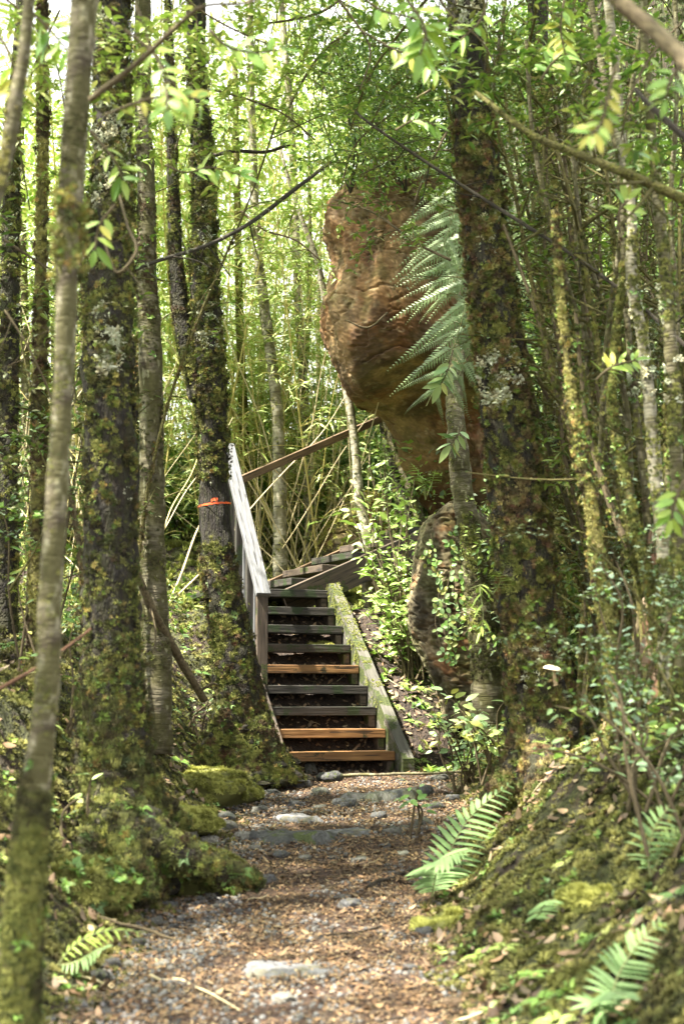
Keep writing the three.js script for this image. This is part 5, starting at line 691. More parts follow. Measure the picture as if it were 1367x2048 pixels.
{
  const TN = [[0.38, 0.5, 0.1], [0.46, 0.57, 0.16], [0.3, 0.43, 0.08], [0.55, 0.57, 0.22], [0.24, 0.36, 0.06], [0.5, 0.6, 0.2]];
  const PR = [bambooProto(601, 7.4, 16, TN), bambooProto(602, 6.2, 15, TN), bambooProto(603, 9, 17, TN), bambooProto(604, 4.2, 12, TN), bambooProto(605, 3.0, 10, TN)];
  reseed(606); const spots = [];
  for (let k = 0; k < 40; k++) spots.push([rr(-3.0, 0.2), rr(15.6, 20)]);
  for (let k = 0; k < 24; k++) spots.push([rr(-6, -2.2), rr(14, 20)]);
  for (let k = 0; k < 18; k++) spots.push([rr(-9, 0.4), rr(20, 27)]);
  const low = spots.length; for (let k = 0; k < 12; k++) spots.push([rr(-1.5, 0.0), rr(15.7, 17)]);
  let at = -1; for (const [x, d] of spots) {
    at++; const p = at >= low ? PR[3 + at % 2] : PR[d > 20 ? Math.floor(rr(0, 3)) : Math.floor(rr(0, 5))], far = d > 20, left = x < -2.4;
    const t = thing('bamboo', on(x, d), far ? 'leafy bamboo in the far bright thicket' : left ? 'leafy bamboo standing in the thicket behind the left trunks' : 'leafy bamboo standing in the thicket behind the stairs', 'bamboo', far ? 'bamboo of the far thicket' : left ? 'bamboo behind the left trunks' : 'bamboo behind the stairs');
    mesh('culm', p.culm, CULM, t); mesh('foliage', p.foliage, MANYLEAF, t, 'stuff'); t.rotation.y = R() * 6.28; t.rotation.z = rr(-0.3, 0.3); t.rotation.x = rr(-0.25, 0.25); const s = rr(0.85, 1.2); t.scale.set(s, s, s);
  }
  // bare, straw coloured canes leaning every way
  const CN = [0, 1, 2].map((k) => { reseed(620 + k); const mb = new MB(), pts = []; let x = 0, z = 0; for (let j = 0; j <= 5; j++) { pts.push(V(x, j * 0.55, z)); x += rr(-0.08, 0.08); z += rr(-0.05, 0.05); } const rg = tube(mb, pts, [0.011, 0.01, 0.009, 0.008, 0.006, 0.004], 6, { n: 24 }); for (let j = 2; j < 24; j += 3) mb.add(new THREE.CylinderGeometry(rg[j].r * 1.3, rg[j].r * 1.3, 0.01, 6), new THREE.Matrix4().setPosition(rg[j].p)); return mb.geo(); });
  reseed(630);
  for (let k = 0; k < 210; k++) { const left = k > 150, x = left ? rr(-4.5, -1.5) : rr(-1.3, 0.35), d = left ? rr(11.5, 16) : rr(15.3, 18), o = top('bare_cane', CN[k % 3], k % 4 ? STRAW : CULM, left ? 'thin bare cane among the left trunks' : 'thin bare cane leaning in the undergrowth behind the stairs', 'cane', left ? 'bare canes among the left trunks' : 'bare canes behind the stairs'); o.position.copy(on(x, d, -0.05)); o.rotation.set(rr(-0.5, 0.5), R() * 6.28, rr(-0.9, 0.9)); const s = rr(0.5, 1.3), w = s * rr(0.45, 1.1); o.scale.set(w, s, w); }
}
console.log('bamboo');

// ------------------------------------------------------------------ fine leaved shrubs that fill the right bank and the slope behind
function fineShrub(label, foot, { r = 0.5, h = 1, n = 30, seed = 1, group, clump = DARKCLUMP, s = [0.5, 1], stems = 5 }) {
  reseed(seed); const t = thing('fine_leaved_shrub', foot, label, 'shrub', group);
  for (let k = 0; k < stems; k++) { const a = R() * 6.283, e = foot.clone().add(V(Math.cos(a) * r * 0.7, h * rr(0.6, 1), Math.sin(a) * r * 0.7)), mb = new MB(); tube(mb, [foot.clone().add(V(0, -0.05, 0)), foot.clone().lerp(e, 0.5).add(V(rr(-0.1, 0.1), 0.05, rr(-0.1, 0.1))), e], [0.012, 0.009, 0.003], 5, { n: 8, amp: 0.15 }); mesh('stem', mb.geo(foot), DARKTWIG, t); }
  const l = []; for (let k = 0; k < n; k++) { const a = R() * 6.283, q = Math.sqrt(R()) * r, p = foot.clone().add(V(Math.cos(a) * q, h * rr(0.15, 1.05), Math.sin(a) * q)); const c = rr(0.7, 1.3); l.push([upright(p, V(rr(-0.5, 0.5), 1, rr(-0.5, 0.5)), R() * 6, rr(...s)), [c, c, c]]); } copies('foliage', clump, MANYLEAF, l, t, foot); return t;
}
[['dense fine leaved shrub right of the lower boulder', 1.75, 11.6, 0.6, 1.5, 40], ['dark shrub behind the yellow mossy trunk', 2.1, 12.6, 0.8, 2.2, 70], ['fine leaved shrub behind the blotched sapling', 2.5, 10.5, 0.7, 1.8, 60], ['low fine leaved shrub on the bank behind the shaggy trunk', 1.75, 10.2, 0.45, 0.7, 26], ['fine leaved shrub at the right border behind the saplings', 2.35, 9.0, 0.6, 1.5, 50], ['fine leaved bush right of the hanging fern', 1.45, 12.9, 0.6, 1.6, 36], ['small bush on the left bank behind the dead branch', -1.75, 10.6, 0.45, 0.6, 18], ['bush at the left border behind the mossy stems', -2.9, 10.2, 0.7, 1.5, 40]].forEach(([l, x, d, r, h, n], k) => fineShrub(l, on(x, d), { r, h, n, seed: 700 + k }));
// thin stems with a haze of side twigs and small leaves
function twiggy(label, rows, { twigs = 26, len = [0.2, 0.55], leafN = 12, leaf: ll = [0.02, 0.045], tints = GREENS, mat = MOSSTWIG, seed = 1, w = 8, shape = SMALL, moss }) {
  reseed(seed); const pts = rows.map(([x, y, d]) => P(x, y, x > 1000 && d > 6.5 ? d + 1.1 : d)), d0 = rows[0][2], base = pts[0].clone(), t = thing('twiggy_branch', base, label, 'branch'), mb = new MB(), rings = tube(mb, pts, pts.map((_, k) => M(w, d0) / 2 * (1 - 0.6 * k / pts.length)), 6, { n: pts.length * 6, amp: 0.2, freq: 14 });
  mesh('stem', mb.geo(base), mat, t); const tw = new MB(), fo = new MB();
  const grow = (p, dir, l, r, lev) => { const e = p.clone().addScaledVector(dir, l).add(V(rr(-0.1, 0.1) * l, rr(-0.25, 0.15) * l, rr(-0.1, 0.1) * l)), m = p.clone().lerp(e, 0.5).add(V(rr(-0.1, 0.1) * l, rr(-0.05, 0.12) * l, rr(-0.1, 0.1) * l)); tube(tw, [p, m, e], [r, r * 0.7, r * 0.3], 4, { n: 5, cap: false });
    const n = Math.round(leafN * l / 0.35); for (let j = 0; j < n; j++) { const f = rr(0.15, 1), q = f < 0.5 ? p.clone().lerp(m, f * 2) : m.clone().lerp(e, f * 2 - 1), a = R() * 6.283, ld = dir.clone().multiplyScalar(0.5).add(V(Math.cos(a), rr(-0.6, 0.6), Math.sin(a))); fo.add(shape, basis(q, ld, V(rr(-0.7, 0.7), 1, rr(-0.7, 0.7)), rr(...ll)), pick(tints)); }
    if (lev < 2) for (let j = 0; j < 3; j++) grow(m.clone().lerp(e, rr(-0.6, 0.8)), dir.clone().add(V(rr(-0.9, 0.9), rr(-0.5, 0.7), rr(-0.9, 0.9))).normalize(), l * rr(0.35, 0.6), r * 0.55, lev + 1); };
  for (let k = 0; k < twigs; k++) { const q = onTube(rings, rr(0.05, 1), R() * 6.283); grow(q.p, q.n.clone().addScaledVector(rings[5].tan, rr(-0.2, 1)).add(V(0, rr(-0.2, 0.5), 0)).normalize(), rr(...len), M(w, d0) * 0.16, 0); }
  mesh('twig', tw.geo(base), mat, t, 'stuff'); mesh('foliage', fo.geo(base), MANYLEAF, t, 'stuff'); if (moss) mossOn(rings, t, base, moss); return t;
}
const BLUISH = [[0.2, 0.3, 0.17], [0.27, 0.37, 0.24], [0.14, 0.23, 0.11], [0.32, 0.4, 0.2]], OLIVE = [[0.22, 0.25, 0.07], [0.3, 0.31, 0.1], [0.16, 0.2, 0.05], [0.36, 0.34, 0.14]];
[
  ['dense dark sprays hanging over the top of the boulder', [[900, -60, 9], [820, 40, 9.2], [740, 150, 9.4], [700, 260, 9.5]], { twigs: 18, tints: GREENS.concat(LIGHTS), leafN: 16 }],
  ['fine leaved branch drooping left over the boulder face', [[980, 60, 9.6], [880, 130, 9.7], [790, 170, 9.8], [740, 250, 9.8]], { twigs: 14, tints: GREENS.concat(LIGHTS), leafN: 14 }],
  ['pale leaved twigs right above the hanging fern', [[990, 380, 9.6], [930, 300, 9.5], [900, 230, 9.4], [890, 160, 9.4]], { twigs: 16, tints: BLUISH, leafN: 12, leaf: [0.015, 0.035] }],
  ['pale twigs behind the upper shaggy trunk', [[1100, 560, 8.8], [1030, 500, 8.7], [970, 430, 8.6], [930, 330, 8.6]], { twigs: 14, tints: BLUISH, leafN: 11, leaf: [0.012, 0.03] }],
  ['grey green twigs behind the shaggy trunk middle', [[1090, 760, 9.0], [1020, 660, 8.9], [980, 600, 8.8], [950, 520, 8.8]], { twigs: 9, tints: BLUISH, leafN: 9, leaf: [0.012, 0.03] }],
  ['twiggy branch over the upper right saplings', [[1380, 200, 6.6], [1270, 180, 6.6], [1150, 120, 6.8], [1040, 40, 7]], { twigs: 34, tints: GREENS, leafN: 12 }],
  ['tangled twigs left of the blotched sapling at its top', [[1230, 420, 7.2], [1160, 330, 7.3], [1090, 230, 7.4], [1020, 120, 7.4]], { twigs: 19, tints: OLIVE, leafN: 12 }],
  ['tangled olive twigs between saplings at upper height', [[1300, 560, 7], [1220, 470, 7], [1160, 420, 7.1], [1100, 330, 7.2]], { twigs: 18, tints: OLIVE, leafN: 10 }],
  ['mossy twigs at the right border upper half', [[1390, 640, 6.6], [1330, 520, 6.7], [1290, 380, 6.8], [1300, 250, 6.9]], { twigs: 16, tints: OLIVE, leafN: 10 }],
  ['olive twigs around the middle of the saplings', [[1250, 900, 7.2], [1210, 800, 7.2], [1170, 700, 7.3], [1120, 590, 7.3]], { twigs: 19, tints: OLIVE, leafN: 10 }],
  ['mossy twigs at the right border middle height', [[1390, 1000, 6.6], [1330, 880, 6.6], [1290, 760, 6.7], [1270, 660, 6.8]], { twigs: 18, tints: OLIVE.concat(BLUISH), leafN: 11 }],
  ['bluish leaved twigs low between shaggy trunk and saplings', [[1290, 1340, 7], [1230, 1250, 7], [1190, 1180, 7], [1170, 1120, 7.1]], { twigs: 12, tints: BLUISH, leafN: 9, leaf: [0.02, 0.042] }],
  ['bluish leaved twigs in front of the lower saplings', [[1350, 1300, 6.4], [1290, 1220, 6.4], [1240, 1150, 6.4], [1180, 1090, 6.5]], { twigs: 8, tints: BLUISH, leafN: 8, leaf: [0.018, 0.04] }],
  ['leafy twigs at the right border above the ferns', [[1390, 1480, 5.8], [1340, 1380, 5.8], [1300, 1300, 5.9], [1280, 1200, 6]], { twigs: 26, tints: GREENS.concat(BLUISH), leafN: 12, leaf: [0.018, 0.04] }],
  ['light fine twigs over the bright gap above the stairs', [[700, 60, 10.5], [640, 110, 10.6], [590, 190, 10.7], [560, 260, 10.8]], { twigs: 22, tints: LIGHTS, leafN: 9, mat: TWIG }],
  ['light fine twigs at the top edge left of the boulder', [[720, -40, 10], [650, 20, 10], [580, 40, 10], [500, 50, 10]], { twigs: 22, tints: LIGHTS, leafN: 9, mat: TWIG }],
  ['thin dead twigs left of the lichen trunk', [[10, 620, 6.6], [60, 700, 6.6], [110, 830, 6.7], [90, 960, 6.8]], { twigs: 14, tints: OLIVE, leafN: 3, mat: TWIG, w: 5 }],
  ['thin mossy twigs in the top left among the stems', [[120, 20, 7.5], [70, 130, 7.5], [40, 260, 7.6], [60, 420, 7.6]], { twigs: 18, tints: LIGHTS, leafN: 7, mat: MOSSTWIG, w: 5 }],
  ['leafy twigs at left middle behind the slim pale trunk', [[20, 1180, 7.6], [80, 1080, 7.6], [100, 960, 7.7], [60, 860, 7.7]], { twigs: 20, tints: GREENS, leafN: 8, leaf: [0.03, 0.06], w: 5 }],
].forEach(([l, rows, o], k) => twiggy(l, rows, { ...o, seed: 1100 + k }));
// the tangle of thin mossy stems on both banks
{ const stemAt = (k, x, d, h, label, group) => { reseed(1300 + k); const base = on(x, d), pts = [base.clone().add(V(0, -0.1, 0))]; let q = base.clone(), vx = rr(-0.35, 0.25), vz = rr(-0.2, 0.2); const seg = Math.round(h / 0.5); for (let j = 0; j < seg; j++) { vx = vx * 0.8 + rr(-0.16, 0.16); vz = vz * 0.8 + rr(-0.12, 0.12); q = q.clone().add(V(vx * 0.5, 0.5, vz * 0.5)); pts.push(q); } const r0 = rr(0.012, 0.026), mb = new MB(), rings = tube(mb, pts, pts.map((_, j) => r0 * (1 - 0.6 * j / pts.length)), 7, { n: pts.length * 5, amp: 0.25, freq: 16 }), t = thing('thin_stem', base, label, 'sapling', group); mesh('stem', mb.geo(base), pick([MOSSTWIG, PALE, TWIG, MOSSTWIG]), t);
    const tw = new MB(), fo = new MB(); for (let j = 0; j < 9; j++) { const o = onTube(rings, rr(0.25, 0.98), R() * 6.283), dir = o.n.clone().add(V(0, rr(0.1, 0.9), 0)).normalize(), l = rr(0.25, 0.8), e = o.p.clone().addScaledVector(dir, l).add(V(0, rr(-0.1, 0.1), 0)), m = o.p.clone().lerp(e, 0.5).add(V(rr(-0.08, 0.08), rr(-0.08, 0.08), rr(-0.08, 0.08))); tube(tw, [o.p, m, e], [r0 * 0.4, r0 * 0.28, r0 * 0.1], 5, { n: 7, cap: false }); for (let f = 0; f < 12; f++) { const p = m.clone().lerp(e, rr(-0.5, 1)), a = R() * 6.283; fo.add(R() < 0.5 ? OVAL : SMALL, basis(p, V(Math.cos(a), rr(-0.5, 0.5), Math.sin(a)), V(rr(-0.7, 0.7), 1, rr(-0.7, 0.7)), rr(0.02, 0.06)), pick(R() < 0.5 ? GREENS : OLIVE)); } } mesh('twig', tw.geo(base), MOSSTWIG, t, 'stuff'); mesh('foliage', fo.geo(base), MANYLEAF, t, 'stuff');
    mossOn(rings, t, base, { lumps: 40, n: 260, cols: pick([g_.yellow, g_.green, g_.shag]), cols2: g_.green, size: [0.008, 0.02], patch: 0.05, to: 0.85 }); };
  reseed(1290); const list = []; for (let k = 0; k < 62; k++) { const d = rr(7.2, 11); list.push([rr(d < 8.6 ? 0.185 : 0.16, 0.245) * d, d, rr(2.5, 5)]); } for (let k = 0; k < 12; k++) { const d = rr(8, 12); list.push([-rr(0.14, 0.245) * d, d, rr(2.5, 5)]); }
  list.forEach(([x, d, h], k) => stemAt(k, x, d, h, x > 0 ? 'thin mossy stem in the tangle on the right bank' : 'thin mossy stem standing among the left trunks', x > 0 ? 'thin stems of the right bank' : 'thin stems among the left trunks')); }
// finer leafy twigs along the top of the picture
[['leafy twigs at the top edge above the ribbon tree', [[330, -40, 7], [400, 20, 7], [470, 60, 7.1], [540, 90, 7.2]]], ['leafy twigs left of the ribbon tree top', [[280, 60, 8], [330, 140, 8], [370, 220, 8], [350, 300, 8]]], ['leafy twigs in the bright gap beside the ribbon tree', [[430, 180, 9], [500, 200, 9], [570, 230, 9.2], [630, 280, 9.4]]], ['leafy twigs in the upper left corner', [[-10, -20, 6], [60, 40, 6], [110, 120, 6.1], [130, 220, 6.2]]], ['leafy twigs at the top edge over the boulder', [[640, -40, 8], [700, 30, 8], [740, 100, 8], [720, 180, 8]]], ['leafy twigs at the top edge right of the boulder', [[860, -40, 7], [900, 30, 7], [960, 80, 7], [1000, 150, 7]]], ['leafy twigs in the top right quarter', [[1060, -40, 6.8], [1110, 40, 6.8], [1160, 110, 6.9], [1240, 160, 7]]], ['leafy twigs hanging before the upper saplings', [[1367, 40, 6], [1310, 100, 6], [1260, 190, 6], [1240, 280, 6.1]]], ['leafy twigs low in the bright gap over the handrail', [[480, 420, 12], [530, 460, 12], [590, 480, 12], [640, 520, 12]]], ['fine twigs before the boulder top', [[980, 300, 10.8], [900, 300, 10.8], [810, 310, 10.9], [720, 350, 11]]], ['fine twigs hanging over the left shoulder of the boulder', [[860, 180, 11.2], [780, 230, 11.2], [710, 290, 11.3], [680, 380, 11.4]]], ['fine twigs left of the hanging fern', [[900, 250, 10.4], [860, 330, 10.4], [830, 400, 10.4], [820, 470, 10.5]]], ['leafy twigs behind the upper half of the shaggy trunk', [[1100, 250, 9], [1040, 300, 9], [980, 340, 9.1], [930, 420, 9.2]]], ['leafy twigs between yellow mossy trunk and saplings', [[1240, 700, 7.2], [1190, 620, 7.2], [1150, 560, 7.3], [1100, 480, 7.4]]], ['leafy twigs right of the yellow mossy trunk low down', [[1260, 1080, 7], [1210, 1000, 7], [1170, 930, 7], [1140, 850, 7.1]]], ['leafy twigs over the left trunks at mid height', [[10, 480, 7.5], [70, 520, 7.5], [130, 560, 7.6], [180, 640, 7.7]]]].forEach(([l, rows], k) => twiggy(l, rows, { seed: 1200 + k, twigs: 16, leafN: 9, leaf: [0.035, 0.075], shape: OVAL, tints: k < 4 || k === 8 ? LIGHTS : GREENS.concat(LIGHTS), mat: TWIG, w: 6 }));
// the steep slope behind the boulder, overgrown
{ reseed(720); const list = []; for (let k = 0; k < 64; k++) list.push([rr(0.2, 6), rr(15.4, 20)]); list.forEach(([x, d], k) => fineShrub(x < 2.2 ? 'fine leaved bush on the steep slope above the boulder' : 'fine leaved bush on the steep slope behind the right saplings', on(x, d), { r: rr(0.6, 1.1), h: rr(0.8, 2), n: 34, s: [0.9, 1.7], seed: 730 + k, stems: 3, group: x < 2.2 ? 'bushes on the slope above the boulder' : 'bushes on the slope behind the right saplings' })); }
// plants that grow on top of the boulder
for (let k = 0; k < 12; k++) { reseed(810 + k); fineShrub('fine leaved bush hanging over the top of the big boulder', P(700 + (k % 6) * 55, k < 6 ? 375 : 250, 12.95 + (k % 2) * 0.5), { r: 0.5, h: 1, n: 20, s: [0.5, 1.1], seed: 820 + k, stems: 4, group: 'bushes on top of the big boulder' }); }
// dark understorey behind the canes
for (let k = 0; k < 34; k++) { reseed(840 + k); const x = rr(-5, 0.6), d = rr(17, 20); fineShrub('dark low bush at the foot of the bamboo thicket', on(x, d), { r: 0.8, h: rr(0.8, 2), n: 34, s: [0.8, 1.4], seed: 870 + k, stems: 3, group: 'low bushes under the bamboo' }); }
// light leaved trees whose crowns fill the bright gap above the stairs
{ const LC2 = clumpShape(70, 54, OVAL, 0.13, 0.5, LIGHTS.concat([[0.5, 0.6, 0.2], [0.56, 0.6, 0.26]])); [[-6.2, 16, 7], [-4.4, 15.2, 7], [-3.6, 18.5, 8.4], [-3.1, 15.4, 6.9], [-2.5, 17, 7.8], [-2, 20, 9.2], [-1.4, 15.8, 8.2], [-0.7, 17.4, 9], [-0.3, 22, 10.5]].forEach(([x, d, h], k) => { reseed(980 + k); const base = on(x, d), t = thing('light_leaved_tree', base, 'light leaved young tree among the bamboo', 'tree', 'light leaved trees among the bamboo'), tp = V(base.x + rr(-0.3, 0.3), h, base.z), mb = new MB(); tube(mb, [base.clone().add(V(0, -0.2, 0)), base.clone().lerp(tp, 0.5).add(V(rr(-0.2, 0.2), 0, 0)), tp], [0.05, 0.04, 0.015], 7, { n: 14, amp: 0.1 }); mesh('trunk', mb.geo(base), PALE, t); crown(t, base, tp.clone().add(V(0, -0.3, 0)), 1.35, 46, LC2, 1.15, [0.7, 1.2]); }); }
// far trees, pale in the light
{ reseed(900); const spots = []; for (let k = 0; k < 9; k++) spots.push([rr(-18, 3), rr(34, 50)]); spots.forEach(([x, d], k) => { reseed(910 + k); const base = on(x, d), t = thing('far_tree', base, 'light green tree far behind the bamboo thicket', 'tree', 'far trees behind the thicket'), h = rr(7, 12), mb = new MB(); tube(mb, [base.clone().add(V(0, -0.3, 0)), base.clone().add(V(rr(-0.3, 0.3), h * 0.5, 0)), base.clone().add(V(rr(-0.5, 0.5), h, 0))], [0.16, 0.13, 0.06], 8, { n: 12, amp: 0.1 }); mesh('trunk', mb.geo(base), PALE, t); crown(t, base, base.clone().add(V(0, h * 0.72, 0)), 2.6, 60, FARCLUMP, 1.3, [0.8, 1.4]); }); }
console.log('background');

// ------------------------------------------------------------------ ground cover
{ // moss cushions: thick rounded pads
  const pads = [['large dark mossy root mound under the thick lichen trunk', 330, 1690, 330, 190], ['dark mossy mound left of the thick lichen trunk', 150, 1720, 230, 150], ['bright moss cushion on the mound left of the path', 395, 1535, 235, 120], ['lower moss cushion at the edge of the left mound', 350, 1612, 170, 76], ['small moss cushion beside the dark jutting stone', 470, 1560, 70, 46], ['mossy cushion under the tall fern', 900, 1830, 150, 60], ['moss cushion beside the upper right of the stringer', 745, 1200, 80, 36], ['moss cushion below the bright shrub', 785, 1212, 70, 36], ['yellow moss cushion on the right bank by the near fern', 1185, 1770, 130, 90], ['moss patch on the soil between the treads', 640, 1288, 60, 14]];
  pads.forEach(([l, px, py, w, h], k) => { reseed(950 + k); const p = G(px, py + h * 0.3), d = -p.z, t = thing('moss_cushion', p, l, 'moss'), o = mesh('cushion', BLOBS[k % 5], std({ color: new THREE.Color(0.1, 0.1, 0.025) }), t); const sx = M(w, d) / 2, sy = M(h, d) / 2; o.scale.set(sx, sy * 1.2, sx * 0.8); o.position.y = -sy * 0.25; const a = BLOBS[k % 5].attributes.position, nn = BLOBS[k % 5].attributes.normal, li = []; const cnt = Math.round(clamp(sx * sx * 70000, 600, 7000)), ix = BLOBS[k % 5].index.array, dark = l.includes('dark'); for (let j = 0; j < cnt; j++) { const f = Math.floor(R() * ix.length / 3) * 3, u = Math.sqrt(R()), w = R(), wt = [1 - u, u * (1 - w), u * w], q = V(), n = V(), e = V(); for (let c = 0; c < 3; c++) { q.addScaledVector(e.fromBufferAttribute(a, ix[f + c]), wt[c]); n.addScaledVector(e.fromBufferAttribute(nn, ix[f + c]), wt[c]); } if (n.y < -0.1) continue; q.multiply(o.scale).add(o.position); q.y -= 0.006; const fz = fbm(q.x * 9 + k * 7, q.y * 9, q.z * 9, 2); q.y += 0.02 * fz; li.push([upright(q, n.add(V(rr(-0.4, 0.4), 0.4, rr(-0.4, 0.4))), R() * 6, rr(0.012, 0.032) * (1 + fz) * (dark ? 1.3 : 1)), mix3(dark ? [0.06, 0.065, 0.015] : [0.2, 0.21, 0.04], dark ? [0.24, 0.24, 0.055] : [0.4, 0.4, 0.1], clamp(0.5 + fz + rr(-0.3, 0.3)))]); } copies('moss', MOSS1, TINT, li, t); if (dark) { const fl = [], sp = []; for (let j = 0; j < 190; j++) { const i = Math.floor(R() * a.count), n = V().fromBufferAttribute(nn, i), q = V().fromBufferAttribute(a, i).multiply(o.scale).add(o.position); if (n.y < -0.3) continue; (j % 2 ? fl : sp).push([upright(q, n.add(V(0, 0.6, 0)), R() * 6, rr(0.03, 0.075)), pick(GREENS)]); } copies('small_fern', FERNLET, TINTLEAF, fl, t); copies('leaflet', SPRIG, TINTLEAF, sp, t); } });
}
{ // moss, small leaves, litter and gravel over the ground
  reseed(1001); const moss = [[], [], []], leaves = [], small = [], litter = [[], []], bankLitter = [], gravel = [];
  const MC = [[0.12, 0.13, 0.027], [0.21, 0.21, 0.05], [0.045, 0.052, 0.012], [0.28, 0.265, 0.08], [0.08, 0.062, 0.022]];
  const inStairs = (x, d) => { const l = x * 0.949 + d * 0.315; return stairAlong(x, d) > 10.6 && l > 3.0 && l < 4.22; };
  const inSight = (x, d, m = 0.5) => Math.abs(x) < d * 0.245 + m;
  for (let k = 0; k < 150000; k++) { const d = 4 + 9.6 * Math.pow(R(), 1.3), x = rr(-3.6, 3.6); if (!inSight(x, d)) continue; const off = offPath(x, d); if (off < -0.02) continue; if (inStairs(x, d) || (stairAlong(x, d) > 10.7 && x > 0.2 && R() < 0.5)) continue; const z = -d, f = fbm(x * 1.7, 5, d * 1.7, 3); if (f < -0.3 + (off < 0.12 ? 0.3 : 0) && R() < 0.8) continue; const p = on(x, d), n = groundNormal(x, z); const c = mix3(MC[Math.floor(clamp((fbm(x * 2.5, 9, d * 2.5, 2) + 0.5), 0, 0.99) * 5)], pick(MC), 0.45); moss[k % 3].push([upright(p, n.add(V(rr(-0.2, 0.2), 0.3, rr(-0.2, 0.2))), R() * 6, rr(0.01, 0.036) * (f > 0.15 ? 1.25 : 1)), c]); }
  for (let k = 0; k < 16000; k++) { const d = 13 + 10 * R(), x = rr(-8, 2); if (!inSight(x, d, 1)) continue; const s = stairAlong(x, d); const c = mix3(pick(MC), [0.3, 0.36, 0.08], R()); if (s < 13.5 && x > -0.9 && x < 0.6) continue; moss[k % 3].push([upright(on(x, d), V(0, 1, 0), R() * 6, rr(0.05, 0.1)), c]); }
  for (let k = 0; k < 5500; k++) { const d = rr(4, 13), x = rr(-3.4, 3.4); if (!inSight(x, d)) continue; const off = offPath(x, d); if (off < 0.06 || fbm(x * 1.3 + 20, 5, d * 1.3, 3) < 0.02) continue; if (inStairs(x, d)) continue; small.push([upright(on(x, d, 0.01), groundNormal(x, -d).add(V(0, 0.5, 0)), R() * 6, rr(0.02, 0.048)), pick(R() < 0.8 ? GREENS : LIGHTS)]); }
  for (let k = 0; k < 260; k++) { const d = rr(11.3, 13.6), x = rr(0.3, 1.5); if (inStairs(x, d)) continue; (k % 3 ? small : leaves).push([upright(on(x, d, 0.02), groundNormal(x, -d).add(V(0, 0.7, 0)), R() * 6, rr(0.04, 0.12)), pick(GREENS.concat(LIGHTS))]); }
  for (let k = 0; k < 1500; k++) { const d = rr(4, 13), x = rr(-3.4, 3.4), off = offPath(x, d); if (!inSight(x, d) || off < 0.1 || fbm(x * 1.3 + 40, 5, d * 1.3, 3) < 0.02) continue; if (inStairs(x, d)) continue; leaves.push([upright(on(x, d, 0.01), groundNormal(x, -d).add(V(0, 0.8, 0)), R() * 6, rr(0.05, 0.12)), pick(GREENS.concat(LIGHTS))]); }
  const LC = [[0.17, 0.085, 0.042], [0.22, 0.12, 0.06], [0.12, 0.06, 0.03], [0.27, 0.16, 0.085], [0.17, 0.095, 0.05], [0.31, 0.22, 0.135], [0.06, 0.035, 0.022], [0.045, 0.028, 0.018], [0.1, 0.07, 0.045]].map(([r, g, b]) => [r * 0.9, g * 0.95, b * 0.85]);
  for (let k = 0; k < 60000; k++) { const d = 4.2 + 7.4 * Math.pow(R(), 1.25), [c, w] = pathAt(d), x = c + rr(-1.12, 1.12) * w; if (!inSight(x, d, 0.2)) continue; if (fbm(x * 2.1, 8, d * 1.4, 3) < -0.22 && R() < 0.7) continue; const z = -d; litter[k % 2].push([upright(on(x, d, 0.008 + 0.012 * R()), groundNormal(x, z).add(V(rr(-0.35, 0.35), 0, rr(-0.35, 0.35))), R() * 6, rr(0.006, 0.024) * (R() < 0.07 ? 2 : 1)), mix3(pick(LC), pick(LC), R() * 0.6)]); }
  for (let k = 0; k < 16000; k++) { const d = rr(4.2, 13.8), x = rr(-2.8, 2.8); if (!inSight(x, d, 0.2)) continue; const near = stairAlong(x, d) > 10.7; if (!near && (offPath(x, d) < 0 || fbm(x * 2, 14, d * 2, 3) < 0.02)) continue; if (near && (x < -1 || x > 1.3)) continue; bankLitter.push([upright(on(x, d, 0.015 + 0.02 * R()), groundNormal(x, -d).add(V(rr(-0.5, 0.5), 0, rr(-0.5, 0.5))), R() * 6, rr(0.02, 0.065)), mix3(pick(LC), [0.26, 0.19, 0.13], R() * 0.6)]); }
  for (let k = 0; k < 12000; k++) { const d = 4.2 + 7.4 * Math.pow(R(), 1.2), [c, w] = pathAt(d), left = R() < 0.22, x = left ? c - w * rr(0.55, 1.15) : c + rr(-1.05, 1.05) * w; if (!inSight(x, d, 0.2)) continue; if (!left && fbm(x * 1.6 + 30, 8, d * 1.2, 3) < 0) continue; const t = rr(0.04, 0.2), s = rr(0.004, 0.014); gravel.push([upright(on(x, d, s * 0.5), V(rr(-0.3, 0.3), 1, rr(-0.3, 0.3)), R() * 6, s), [t, t * 0.97, t * 0.92]]); }
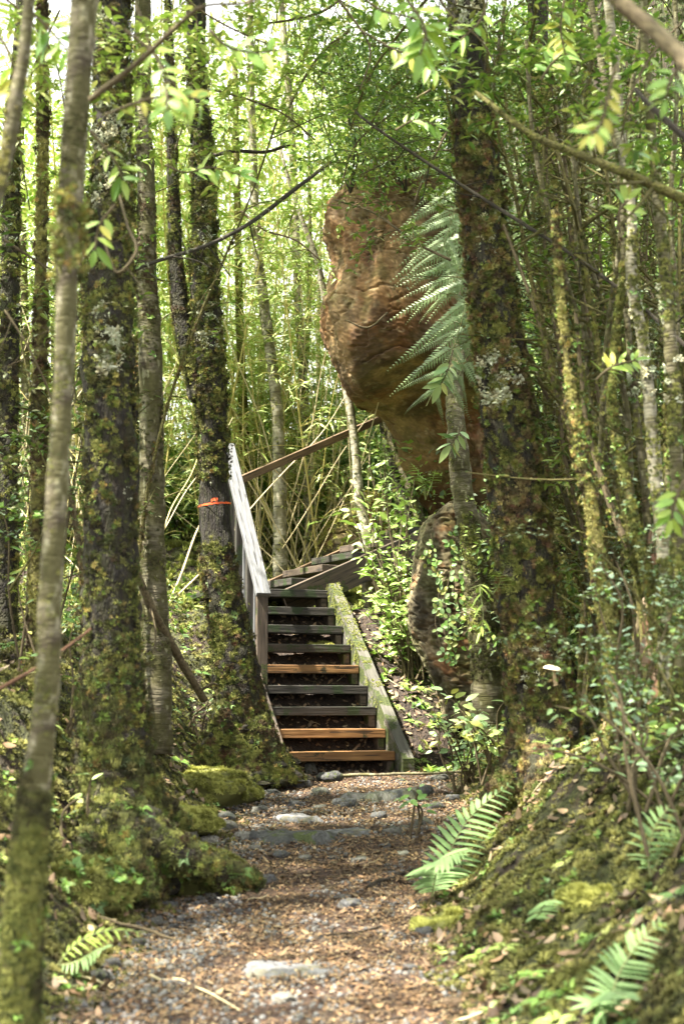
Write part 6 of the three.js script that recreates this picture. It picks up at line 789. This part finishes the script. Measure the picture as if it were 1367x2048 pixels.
  const mossG = [MOSS1, MOSS2, MOSS3]; moss.forEach((l, k) => { const o = copies(numbered('moss'), mossG[k], TINT, l, scene); tag(o, ['fine green moss covering the forest floor beside the path', 'loose drooping moss over the forest floor beside the path', 'short upright moss over the forest floor beside the path'][k], 'moss'); });
  tag(copies(numbered('ground_leaves'), SPRIG, TINTLEAF, small, scene), 'small green leaves growing low over the mossy banks', 'ground cover');
  tag(copies(numbered('ground_ferns'), FERNLET, TINTLEAF, leaves, scene), 'tiny fern leaves scattered over the mossy banks', 'ground cover');
  litter.forEach((l, k) => tag(copies(numbered('leaf_litter'), [CHIP, CHIP2][k], DRYLEAF, l, scene), ['reddish brown dry leaf litter strewn over the path', 'broken brown leaf scraps strewn over the path'][k], 'leaf litter'));
  tag(copies(numbered('leaf_litter'), CHIP, DRYLEAF, bankLitter, scene), 'larger dead leaves under the stairs and on the banks', 'leaf litter');
  const grit = new THREE.IcosahedronGeometry(1, 0); tag(copies(numbered('gravel'), grit, std({ color: 0xffffff }), gravel, scene), 'fine grey gravel showing through the litter on the path', 'gravel');
  // twigs
  reseed(1010); const TW = [0, 1, 2].map(() => { const mb = new MB(); tube(mb, [V(-0.5, 0, 0), V(-0.15, rr(-0.04, 0.04), rr(-0.08, 0.08)), V(0.2, rr(-0.04, 0.04), rr(-0.08, 0.08)), V(0.5, rr(0, 0.05), rr(-0.1, 0.1))], [0.016, 0.014, 0.011, 0.006], 5, { n: 8 }); return mb.geo(); });
  for (let k = 0; k < 90; k++) { const st = k > 60, d = st ? rr(11.7, 13.2) : rr(4.6, 11), x = st ? rr(-0.6, 1.1) : rr(-1.6, 1.9), o = top('twig', TW[k % 3], [TWIG, DARKTWIG, STRAW, PALE][k % 4], st ? 'thin twig lying on the slope under and beside the stairs' : 'thin twig lying on the path or its banks', 'twig', st ? 'twigs on the slope by the stairs' : 'twigs on the path and banks'); const s = rr(0.12, 0.4); o.scale.set(s, s, s); o.position.copy(on(x, d, 0.02)); const n = groundNormal(x, -d, 0.15); o.quaternion.setFromUnitVectors(V(0, 1, 0), n).multiply(new THREE.Quaternion().setFromAxisAngle(V(0, 1, 0), R() * 6.28)); }
}
console.log('cover');
renderer.render(scene, camera);
